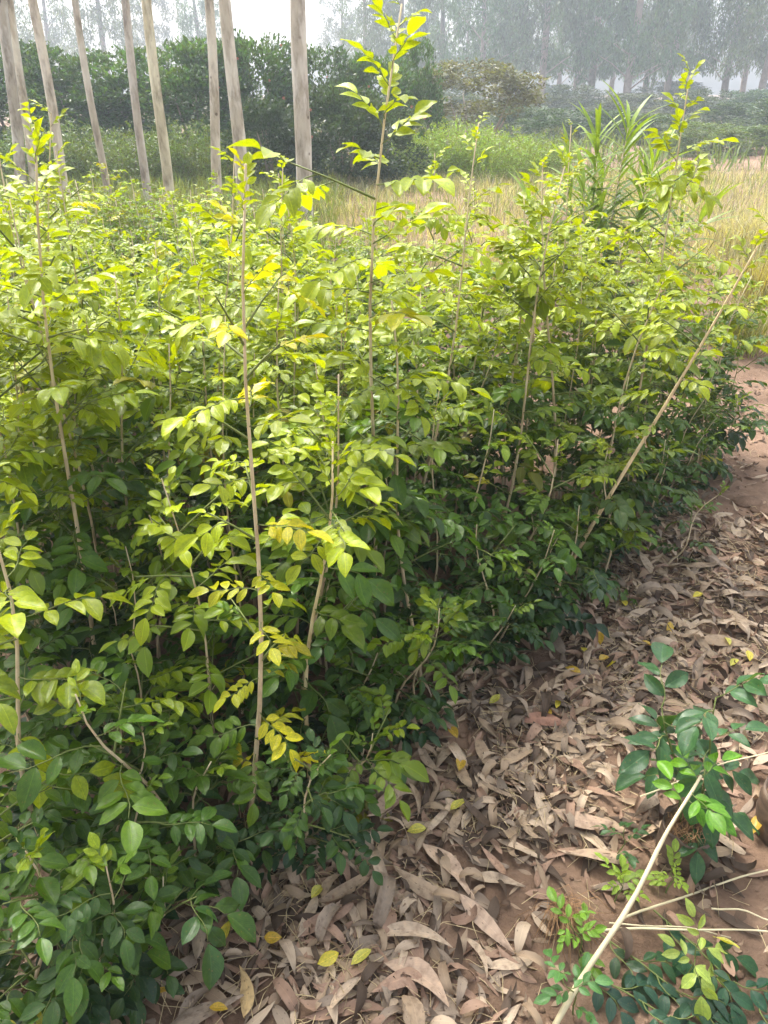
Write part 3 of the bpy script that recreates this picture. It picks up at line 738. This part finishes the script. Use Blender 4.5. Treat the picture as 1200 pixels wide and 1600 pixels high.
for i, (p1, p2, r, lab) in enumerate([((925, 1462), (1215, 1465), .0028, 'straight pale dry stalk lying across the soil to the photo edge'), ((965, 1445), (1215, 1362), .003, 'dry stalk slanting up from the cut stem past the grow bag'),
                                   ((950, 1450), (1140, 1470), .002, 'thin dry stalk lying beside the straight pale one'), ((1000, 1245), (1215, 1170), .002, 'thin yellowish stalk lying over the grow bags'), ((1110, 1425), (1215, 1450), .0022, 'short pale stalk lying near the photo edge')]):
    a, c = ground_px(*p1), ground_px(*p2); lift = .15 if i == 3 else .014
    if i == 3: a, c = at_y(p1[0], p1[1], pb.y), at_y(p2[0], p2[1], pb.y + .08)
    b = MB(); b.tube([a.lerp(c, t) - a + Vector((0, 0, (0 if i == 3 else .014) + .012 * math.sin(math.pi * t) + .004 * math.sin(9 * t + i))) for t in np.linspace(0, 1, 9)], [r * (1 - .4 * t) for t in np.linspace(0, 1, 9)], 6)
    o = obj('dry_stalk', b.mesh('dry_stalk', M_PALE)); o.location = a; tag(o, lab, 'dry stalk', 'dry stalks on the soil corner')
# tuft of dry rootlets
p = ground_px(872, 1432); b = MB()
for _ in range(150):
    a = random.gauss(-1.3, .75); L = random.uniform(.04, .11); d = Vector((math.cos(a), math.sin(a), 0)); h = random.uniform(.0, .05)
    s0 = Vector((random.gauss(0, .012), random.gauss(0, .012), .03))
    b.tube([s0, s0 + d * L * .5 + Vector((0, 0, h)), s0 + d * L + Vector((0, 0, -.022 + random.uniform(0, .01)))], [.0008, .0007, .0004], 3)
root = empty('straw_tuft', p); tag(root, 'brown tuft of dry rootlets beside the cut stem', 'straw tuft')
o = obj('rootlets', b.mesh('rootlets', M_FIBRE), root); o['kind'] = 'stuff'
# stony clods on the path
for i, (px, py, r, lab) in enumerate([(1168, 788, .055, 'larger soil clod on the path beside the bed corner'), (1195, 800, .05, 'smaller soil clod beyond it at the photo edge'), (1150, 850, .03, 'small clod on the cracked path soil')]):
    p = ground_px(px, py); V, Q = clod(r, i * 3.3 + .7); V = np.array(V) * np.array([1.4, 1, .6])
    o = obj('rock', mesh_quads('rock', V, Q, M_SOIL)); o.location = p + Vector((0, 0, r * .15)); m_ = o.modifiers.new('s', 'SUBSURF'); m_.levels = 2; m_.render_levels = 2
    tag(o, lab, 'clod', 'clods on the path')

# ------------------------------------------------------------------ long leaved clump beyond the bed
def blade(L, w_, bend):
    V = []; Q = []; U = []
    tp = [0, .15, .35, .55, .75, .9, 1]; wp = [.3, .75, 1, .95, .7, .35, .02]
    for t, q in zip(tp, wp):
        for s in (-1, 0, 1):
            V.append((s * w_ * q, L * math.sin(t * bend) / bend, L * (1 - math.cos(t * bend)) / bend * -1 + abs(s) * w_ * q * .35)); U.append((.5 + s * .5, t))
    for i in range(len(tp) - 1):
        for k in range(2): Q.append((i * 3 + k, i * 3 + k + 1, (i + 1) * 3 + k + 1, (i + 1) * 3 + k))
    return mesh_quads('leaf', V, Q, M_LEAF, U)
BL = [blade(1.0, random.uniform(.034, .050), random.uniform(.1, 1.1)) for _ in range(7)]
pc = ground_px(925, 480)
root = empty('oleander_clump', pc); tag(root, 'clump of upright stems with long narrow pointed green leaves beyond the bed', 'shrub')
for sx, sy, sh in [(a, b_, c * 1.22) for a, b_, c in [(-.24, 0, .80), (-.08, .08, .98), (.06, -.05, 1.02), (.24, .04, .72), (.38, -.02, .62), (-.05, -.12, .60), (.16, -.16, .55), (-.34, -.08, .5), (.5, .05, .5), (-.45, .05, .62), (.62, -.05, .6), (.3, .15, .85), (-.18, -.2, .72), (.0, .15, .7)]]:
    sx *= 1.15; lean = Vector((sx * .35, sy * .3, 0)); b = MB(); P = [Vector((sx * .4, sy * .4, 0)).lerp(Vector((sx, sy, sh)) + lean * .2, t) for t in np.linspace(0, 1, 6)]
    b.tube(P, [.009, .008, .007, .006, .005, .003], 6); obj('stem', b.mesh('stem', M_STEM), root)
    z = .12; az = random.uniform(0, 6)
    while z < sh:
        t = z / sh; q = P[0].lerp(P[-1], t); az += 2.1 + random.uniform(-.3, .3)
        el = -.05 + 1.3 * t ** 2 + random.uniform(-.25, .2); v = random.uniform(.75, 1.25)
        c = lerp((0.085, 0.160, 0.035), (0.25, 0.36, 0.04), t * random.uniform(.5, 1))
        obj('leaf', random.choice(BL), root, leaf_matrix(q, az, el, random.uniform(-.3, .3), random.uniform(.24, .42)), tuple(x * v for x in c))
        z += .017

# ------------------------------------------------------------------ field grass
def blades(pts, H, W, spread, bendy):
    n = len(pts); a = rng.uniform(0, 2 * np.pi, n); lean = rng.normal(0, spread, (n, 2)); h = H * rng.uniform(.5, 1.15, n)
    wv = W * rng.uniform(.6, 1.3, n); dx = np.stack([np.cos(a) * wv, np.sin(a) * wv, np.zeros(n)], 1)
    mid = pts + np.stack([lean[:, 0] * h * .35, lean[:, 1] * h * .35, h * .6], 1)
    tip = pts + np.stack([lean[:, 0] * h * bendy, lean[:, 1] * h * bendy, h * (1 - .25 * np.abs(lean).sum(1))], 1)
    V = np.stack([pts - dx, pts + dx, mid + dx * .8, mid - dx * .8, tip + dx * .12, tip - dx * .12], 1).reshape(-1, 3)
    i = np.arange(n)[:, None] * 6
    Q = np.concatenate([i + np.array([[0, 1, 2, 3]]), i + np.array([[3, 2, 4, 5]])], 0)
    return V, Q
def field(n, x0, x1, y0, y1, thr, seed, clear=None):
    out = []
    while len(out) < n:
        x, y = random.uniform(x0, x1), random.uniform(y0, y1)
        if noise.noise(Vector((x * .7, y * .7, seed))) < thr: continue
        if clear and clear(x, y): continue
        out.append((x, y, gz(x, y)))
    return np.array(out)
path_clear = lambda x, y: y < 6.4 + .5 * noise.noise(Vector((x, y, 4))) - .1 * x 
V, Q = blades(field(26000, -1.2, 9, 6.0, 15.5, -.35, 2.0, path_clear), .27, .0035, .42, .9)
o = obj('dry_grass', mesh_quads('dry_grass', V, Q, M_GRASS), None, None, (0.37, 0.345, 0.25)); tag(o, 'pale straw coloured dry grass of the field beyond the bed', 'grass', kind='stuff')
V, Q = blades(field(9000, -8, 9, 6.5, 17, -.1, 8.0, path_clear), .36, .005, .45, .9)
o = obj('green_grass', mesh_quads('green_grass', V, Q, M_GRASS), None, None, (0.17, 0.20, 0.07)); tag(o, 'yellowish green grass growing through the dry field grass', 'grass', kind='stuff')
V, Q = blades(field(16000, -12, 26, 15.5, 46, -.1, 8.0, lambda x, y: abs(x - 11.5 - .1 * y) < .8 and y < 26), .5, .02, .45, .9)
o = obj('field_weeds', mesh_quads('field_weeds', V, Q, M_GRASS), None, None, (0.13, 0.17, 0.055)); tag(o, 'low green weeds covering the far field', 'weeds', kind='stuff')
V, Q = blades(field(15000, -9, -.6, 6.2, 16, -.5, 5.0), .38, .006, .45, .9)
o = obj('undergrowth_grass', mesh_quads('undergrowth_grass', V, Q, M_GRASS), None, None, (0.15, 0.19, 0.055)); tag(o, 'green undergrowth around the pale trunks', 'grass', kind='stuff')
# separate tufts beside the path
for i, (px, py, n, H, c, lab) in enumerate([(1150, 545, 420, .42, (0.26, 0.27, 0.09), 'greenish grass tuft beside the path behind the bed corner'), (1185, 470, 380, .45, (0.34, 0.30, 0.12), 'tall drying grass tuft at the photo edge beside the path'),
                                         (1150, 400, 700, .45, (0.40, 0.36, 0.23), 'large straw coloured grass tuft under the tall path side sapling'), (1195, 395, 600, .48, (0.40, 0.36, 0.23), 'straw coloured grass tuft at the photo edge'),
                                         (760, 455, 220, .3, (0.36, 0.30, 0.12), 'thin dry grass tuft just behind the bed'), (815, 440, 220, .32, (0.40, 0.33, 0.14), 'dry grass tuft beside the long leaved clump'), (1050, 430, 260, .35, (0.38, 0.32, 0.13), 'dry grass tuft on the bare ground beyond the clump')]):
    p = ground_px(px, py); s = .10 if i < 2 else .16
    pts = np.stack([rng.normal(0, s, n), rng.normal(0, s, n), np.zeros(n)], 1)
    V, Q = blades(pts, H, .003, .5, 1.1)
    root = empty('grass_tuft', p); tag(root, lab, 'grass tuft', 'grass tufts beside the path')
    o = obj('blades', mesh_quads('blades', V, Q, M_GRASS), root, None, c); o['kind'] = 'stuff'

# ------------------------------------------------------------------ eucalyptus trunks behind the bed
def leaf_cloud(C, Dr, L, W):
    n = len(C); Dr = Dr / np.linalg.norm(Dr, axis=1, keepdims=True); s = np.cross(Dr, rng.normal(0, 1, (n, 3))); s /= np.linalg.norm(s, axis=1, keepdims=True) + 1e-9
    L = (L * rng.uniform(.6, 1.3, n))[:, None]; W = (W * rng.uniform(.6, 1.3, n))[:, None]
    V = np.stack([C, C + Dr * L * .45 + s * W * .5, C + Dr * L, C + Dr * L * .45 - s * W * .5], 1).reshape(-1, 3)
    return V, np.arange(4 * n).reshape(n, 4)
def clumps(cent, rad, n):
    k = rng.integers(0, len(cent), n); d = rng.normal(0, 1, (n, 3)); d /= np.linalg.norm(d, axis=1, keepdims=True); d *= rng.uniform(.25, 1, (n, 1)) ** .5
    return cent[k] + d * rad[k]
def hanging_crown(zlo, zhi, rad, ncl, n, L, W):
    t = rng.uniform(0, 1, ncl); z = zlo + (zhi - zlo) * t; a = rng.uniform(0, 6.28, ncl); r = rad * np.sqrt(rng.uniform(.02, 1, ncl)) * (1 - .45 * t)
    cent = np.stack([r * np.cos(a), r * np.sin(a), z], 1); rd = np.stack([rng.uniform(.25, .5, ncl)] * 2 + [rng.uniform(.3, .65, ncl)], 1)
    C = clumps(cent, rd, n); Dr = np.stack([rng.normal(0, .45, n), rng.normal(0, .45, n), rng.normal(-.9, .4, n)], 1)
    return leaf_cloud(C, Dr, L, W), cent
(cv, cq), near_c = hanging_crown(6.2, 10.6, 1.6, 34, 3800, .15, .035)
ME_NCROWN = mesh_quads('crown', cv, cq, M_FOL)
TR = [((5, -4), (35, 318), 17, 'leftmost pale slanting trunk, cut by the photo edge', (.80, .79, .78)), ((17, 0), (57, 312), 14, 'thin leaning trunk, second from the photo edge', (.95, .93, .88)),
      ((51, 0), (106, 332), 15, 'third pale trunk from the photo edge, leaning', (1.05, 1.0, .92)), ((117, 0), (173, 326), 11, 'thinnest leaning trunk, standing alone', (.92, .89, .85)),
      ((194, 0), (233, 324), 13, 'grey trunk just left of the yellowish one', (.88, .86, .86)), ((231, 0), (268, 338), 16, 'yellowish smooth trunk between the grey one and the pair', (1.08, 1.05, .86)),
      ((326, 0), (341, 330), 15, 'greyish thinner trunk of the close pair', (.95, .92, .86)), ((354, 0), (382, 338), 20, 'pinkish thicker trunk of the close pair', (1.0, .97, .92)),
      ((468, 0), (476, 352), 25, 'thickest upright pinkish trunk, standing apart beside the dry grass', (1.0, .96, .92))]
for (tp, bp, wpx, lab, c) in TR:
    bpt = ground_px(*bp); tpt = at_y(tp[0], tp[1], bpt.y)
    depth = bpt.y * math.cos(PITCH) + CAM_H * math.sin(PITCH); r = wpx * .45 / FPX * depth
    D = (tpt - bpt) / (tpt.z - bpt.z)
    root = empty('eucalyptus_tree', bpt); tag(root, f'{lab}', 'tree', 'eucalyptus trunks behind the bed')
    n = 30; zz = [-.08, 0, .05, .12] + list(np.linspace(.25, 10.4, n))
    wob = random.uniform(0, 6)
    pts = [Vector((D.x * min(z, 4) + .02 * math.sin(z * 1.7 + wob) * min(z, 1) + (D.x * .2 * (z - 4) if z > 4 else 0), .02 * math.sin(z * 1.3 + wob * 2) * min(z, 1), z)) for z in zz]
    rad = [r * (1.12 - .075 * z) * (1 + .35 * math.exp(-max(z, 0) / .10)) * (1 + .02 * math.sin(z * 7 + wob)) if z < 6 else max(r * .67 * (1 - (z - 6) / 4.6), .012) for z in zz]
    b = MB(); b.tube(pts, rad, 16); obj('trunk', b.mesh('trunk', M_BARK), root, None, c)
    for k in range(7):
        i0 = random.randrange(22, 32); q = near_c[random.randrange(len(near_c))]; p0 = pts[i0]
        b = MB(); e = Vector((q[0] + p0.x, q[1] + p0.y, max(q[2], p0.z + .3))); b.tube([p0, p0.lerp(e, .5) + Vector((0, 0, .15)), e], [r * .3, r * .2, .01], 6); obj('limb', b.mesh('limb', M_BARK), root, None, c)
    # a thin dead twig stub or two lower on the trunk
    a = random.uniform(0, 6.28); i0 = random.randrange(12, 16); p0 = pts[i0]; b = MB(); e = p0 + Vector((math.cos(a) * .35, math.sin(a) * .1, .22)); b.tube([p0, p0.lerp(e, .5) + Vector((0, 0, -.02)), e], [.008, .006, .003], 5); obj('twig', b.mesh('twig', M_FBARK), root)
    o = obj('crown', ME_NCROWN, root, Matrix.Translation((pts[-8].x, 0, 0)) @ Matrix.Rotation(random.uniform(0, 6.28), 4, 'Z'), (0.085, 0.125, 0.05))

# ------------------------------------------------------------------ hedge, shrubs and far trees
def bush_mesh(kind, n):
    if kind == 'broad':      # tall dark rounded bush
        ncl = 85; a = rng.uniform(0, 6.28, ncl); t = rng.uniform(0, 1, ncl); rr = .5 * np.sqrt(rng.uniform(.1, 1, ncl)) * (1 - .55 * t ** 2)
        cent = np.stack([rr * np.cos(a), rr * np.sin(a), .06 + .82 * t], 1); rd = np.stack([rng.uniform(.06, .14, ncl)] * 2 + [rng.uniform(.05, .12, ncl)], 1)
        C = clumps(cent, rd, n); Dr = C - np.array([0, 0, .4]); Dr = Dr / (np.linalg.norm(Dr, axis=1, keepdims=True) + 1e-6) + rng.normal(0, .7, (n, 3)) + np.array([0, 0, .35]); L, W = .040, .016
    elif kind == 'spire':    # many upright feathery shoots
        ncl = 130; a = rng.uniform(0, 6.28, ncl); r = .5 * np.sqrt(rng.uniform(0, 1, ncl)); h = rng.uniform(.65, 1.0, ncl) * (1 - .35 * (r / .5) ** 2)
        k = rng.integers(0, ncl, n); t = rng.uniform(.02, 1, n)
        C = np.stack([r[k] * np.cos(a[k]) * (.8 + .35 * t), r[k] * np.sin(a[k]) * (.8 + .35 * t), h[k] * t], 1) + rng.normal(0, .022, (n, 3))
        Dr = np.stack([rng.normal(0, .5, n), rng.normal(0, .5, n), rng.normal(.8, .4, n)], 1); L, W = .050, .013
    else:                    # open crown of a small tree
        ncl = 46; a = rng.uniform(0, 6.28, ncl); u = rng.uniform(-.6, 1, ncl); rr = np.sqrt(1 - np.clip(u, -1, 1) ** 2) * .5 * rng.uniform(.6, 1, ncl)
        cent = np.stack([rr * np.cos(a), rr * np.sin(a), .62 + .33 * u], 1); rd = np.stack([rng.uniform(.08, .14, ncl)] * 2 + [rng.uniform(.06, .10, ncl)], 1)
        C = clumps(cent, rd, n); Dr = rng.normal(0, .8, (n, 3)) + np.array([0, 0, -.1]); L, W = .045, .016
    V, Q = leaf_cloud(C, Dr, L, W)
    return mesh_quads('crown', V, Q, M_FOL)
BUSH = {k: [bush_mesh(k, n) for _ in range(3)] for k, n in (('broad', 11000), ('spire', 11000), ('open', 8000))}
def bush(name, px, ptop, dist, width, kind, colr, label, group, n_stems=4, flowers=0):
    x = at_y(px, 300, dist).x; z = gz(x, dist); top = at_y(px, ptop, dist).z; h = max(top - z, .35)
    root = empty(name, (x, dist, z)); tag(root, label, 'shrub' if name != 'small_tree' else 'tree', group)
    for k in range(n_stems):
        a = random.uniform(0, 6.28); r = width * random.uniform(.1, .3); b = MB(); p0 = Vector((math.cos(a) * r * .3, math.sin(a) * r * .3, -.03)); p1 = Vector((math.cos(a) * r, math.sin(a) * r, h * random.uniform(.5, .7)))
        b.tube([p0, p0.lerp(p1, .5) + Vector((.03, 0, 0)), p1], [.035 * h / 2 + .008, .025 * h / 2 + .005, .006], 6); obj('trunk', b.mesh('trunk', M_FBARK), root)
    obj('crown', random.choice(BUSH[kind]), root, Matrix.Rotation(random.uniform(0, 6.28), 4, 'Z') @ Matrix.Diagonal((width, width, h * 1.03, 1)), colr)
    for k in range(flowers):
        a = random.uniform(-2.6, -.5); b = MB(); r = .018
        for j in range(5):
            q = 2 * math.pi * j / 5; b.add([(0, 0, 0), (math.cos(q - .4) * r, -.01, math.sin(q - .4) * r), (math.cos(q) * r * 1.5, -.015, math.sin(q) * r * 1.5), (math.cos(q + .4) * r, -.01, math.sin(q + .4) * r)], [(0, 1, 2, 3)])
        obj('flower', b.mesh('flower', M_FLOWER), root, Matrix.Translation((math.cos(a) * width * .52, math.sin(a) * width * .52, h * random.uniform(.6, .9))))
C_H = (0.062, 0.110, 0.034)
G1 = 'tall dark bushes of the hedge'
for i, (px, pt, d, wd, lab, fl) in enumerate([(-40, 70, 16.8, 3.5, 'tall dark hedge bush at the photo edge behind the slanting trunks', 0), (60, 62, 17.2, 3.3, 'tall dark hedge bush behind the third pale trunk', 0), (150, 78, 16.9, 3.2, 'tall dark hedge bush behind the thinnest trunk', 0),
                                           (235, 70, 17.4, 3.4, 'tall dark hedge bush behind the yellowish trunk', 0), (320, 62, 17.0, 3.2, 'tall dark hedge bush behind the close pair of trunks', 0), (408, 50, 17.0, 2.6, 'tallest dark hedge bush with red flowers before the thickest trunk', 4),
                                           (500, 66, 17.3, 2.6, 'dark hedge bush with a few red flowers behind the thickest trunk', 4), (590, 80, 17.5, 2.2, 'dark hedge bush behind the tip of the tallest sapling', 2), (648, 58, 18.5, 1.5, 'pointed dark bush between hedge and olive tree', 0)]):
    v = random.uniform(.85, 1.2); bush('hedge_bush', px, pt, d, wd, 'broad', tuple(c * v for c in C_H), lab, G1, flowers=fl)
G2 = 'feathery shrubs before the hedge'
C_S = (0.105, 0.150, 0.045)
for px, pt, d, wd, c, lab in [(20, 195, 14.2, 1.9, (.9, .95, 1), 'feathery shrub behind the leftmost slanting trunks'), (120, 185, 14.4, 1.8, (1, 1, 1), 'feathery green shrub just beside the thinnest trunk'), (205, 190, 14.0, 1.8, (1.05, 1, 1), 'feathery green shrub behind the grey and yellowish trunks'),
                              (290, 182, 14.3, 1.7, (1.0, 1, 1), 'feathery green shrub between the yellowish trunk and the pair'), (365, 205, 13.8, 1.3, (1.1, 1, .9), 'small feathery shrub behind the thick trunk of the pair'),
                              (650, 205, 15.2, 1.6, (1.7, 1.65, .9), 'light green feathery shrub beside the tallest sapling tip'), (710, 182, 15.6, 1.7, (2.0, 1.9, .9), 'bright feathery shrub below the olive tree'), (775, 195, 15.0, 1.6, (1.9, 1.8, .95), 'bright feathery shrub above the thin leaning sapling'),
                              (830, 205, 16.0, 1.6, (1.6, 1.55, .95), 'feathery shrub behind the long leaved clump')]:
    bush('feathery_shrub', px, pt, d, wd, 'spire', tuple(a * b for a, b in zip(C_S, c)), lab, G2)
for px, pt, d, wd, c, lab in [(430, 150, 13.6, 1.7, (0.036, 0.062, 0.034), 'dark low bush just before the thickest trunk'), (535, 130, 13.9, 1.9, (0.045, 0.072, 0.036), 'dark bush with deep shade under it behind the thickest trunk'), (600, 150, 14.4, 1.6, (0.055, 0.085, 0.036), 'dark bush between the thickest trunk and the feathery shrubs')]:
    bush('dark_bush', px, pt, d, wd, 'broad', c, lab, 'dark bushes beside the thickest trunk', flowers=2)
bush('small_tree', 735, 96, 21.0, 3.1, 'open', (0.115, 0.115, 0.045), 'small round olive brown tree behind the bright feathery shrubs', None)
G3 = 'low bushes far across the field'
for px, pt, d, wd, c, lab in [(860, 168, 25, 3.0, (0.05, 0.085, 0.04), 'dark low bush far behind the long leaved clump'), (935, 172, 26, 3.0, (0.05, 0.085, 0.04), 'dark low bush far beside the clump tips'), (1010, 178, 25, 2.8, (0.06, 0.095, 0.04), 'low bush far behind the tall path side sapling'),
                              (1085, 190, 21, 2.4, (0.105, 0.145, 0.05), 'lighter green bush far beside the tall path side sapling tip'), (1150, 195, 22, 2.6, (0.085, 0.125, 0.045), 'green bush across the field near the photo edge'), (1215, 150, 27, 3.6, (0.06, 0.095, 0.045), 'big rounded bush at the photo edge across the field'),
                              (1120, 160, 30, 3.2, (0.05, 0.08, 0.045), 'dim bush deep in the smoke near the photo edge'), (800, 165, 28, 2.6, (0.055, 0.085, 0.045), 'dim bush in the smoke behind the olive tree')]:
    bush('field_bush', px, pt, d, wd, 'broad', c, lab, G3)
FAR = []
for k in range(4):
    (fv, fq), fc = hanging_crown(1.4, 9.6, 1.9, 105, 11500, .19, .05)
    FAR.append((mesh_quads('crown', fv, fq, M_FOL), fc))
def far_tree(px, dist, label, s=1.0, colr=(0.085, 0.115, 0.060)):
    x = at_y(px, 200, dist).x; k = random.randrange(4); me, fc = FAR[k]
    root = empty('far_eucalyptus', (x, dist, gz(x, dist))); tag(root, label, 'tree', 'far eucalyptus trees in the smoke')
    ln_ = random.uniform(-.06, .06); b = MB(); zz = np.linspace(-.1, 9.0 * s, 9); b.tube([(ln_ * z, .1 * math.sin(z), z) for z in zz], [.15 * s * (1 - .09 * i) for i in range(9)], 8); obj('trunk', b.mesh('trunk', M_FBARK), root)
    rot = Matrix.Rotation(random.uniform(0, 6.28), 4, 'Z'); sc = Matrix.Diagonal((s, s, s, 1))
    for j in range(12):
        q = (rot @ sc) @ Vector(fc[random.randrange(len(fc))]); z0 = max(q.z - random.uniform(.8, 1.8), .8); b = MB(); p0 = Vector((ln_ * z0, .1 * math.sin(z0), z0))
        b.tube([p0, p0.lerp(q, .5) + Vector((0, 0, .12)), q], [.05, .035, .012], 5); obj('limb', b.mesh('limb', M_FBARK), root)
    obj('crown', me, root, rot @ sc, tuple(c * random.uniform(.85, 1.2) for c in colr))
i = 0
for px, d in [(15, 60), (95, 72), (180, 64), (262, 80), (330, 70), (535, 84), (575, 66), (622, 58), (655, 76), (690, 62), (725, 84), (752, 55), (785, 70), (812, 60), (842, 52), (868, 74), (893, 62), (918, 54), (948, 72), (972, 50), (1000, 62), (1032, 56), (1062, 80), (1122, 54), (1150, 66), (1178, 50), (1210, 58), (1240, 52), (905, 88), (1010, 86), (780, 92), (650, 96)]:
    side = 'behind the dark hedge' if px < 560 else ('above the olive tree' if px < 830 else ('in the smoke above the long leaved clump' if px < 1050 else 'in the smoke near the photo edge'))
    i += 1
    far_tree(px, d * 1.05, f'{ORD[i - 1]} hazy eucalyptus counted along the skyline, {side}', random.uniform(1.4, 1.7))
G4 = 'undergrowth below the far trees'
for k, px in enumerate(range(560, 1260, 46)):
    d = (38 if k % 2 else 58) + 4 * math.sin(k * 2.1); bush('undergrowth_bush', px, 140 + 14 * math.sin(k * 1.7), d, d * .11, 'broad', tuple(c * random.uniform(.85, 1.15) for c in (0.06, 0.085, 0.05)), f'{ORD[k]} dim undergrowth bush below the far trees, counted from the hedge', G4, n_stems=2)

# ------------------------------------------------------------------ smoke haze over the field
hm, hn, hns, hln = new_mat('haze_air')
pv = node(hns, 'ShaderNodeVolumePrincipled'); pv.inputs['Color'].default_value = (0.66, 0.75, 0.86, 1); pv.inputs['Density'].default_value = 0.0040; pv.inputs['Anisotropy'].default_value = 0.35
ho = node(hns, 'ShaderNodeOutputMaterial'); hln.new(pv.outputs[0], ho.inputs['Volume'])
x0, x1, y0, y1, z0, z1 = -150, 150, -22, 160, -1.2, 21
V = [(x0, y0, z0), (x1, y0, z0), (x1, y1, z0), (x0, y1, z0), (x0, y0, z1), (x1, y0, z1), (x1, y1, z1), (x0, y1, z1)]
Q = [(0, 3, 2, 1), (4, 5, 6, 7), (0, 1, 5, 4), (1, 2, 6, 5), (2, 3, 7, 6), (3, 0, 4, 7)]
o = obj('haze', mesh_quads('haze', V, Q, hm, smooth=False)); tag(o, 'thin bluish smoke haze hanging over the whole place', 'haze', kind='stuff')
print('objects', len(bpy.data.objects))
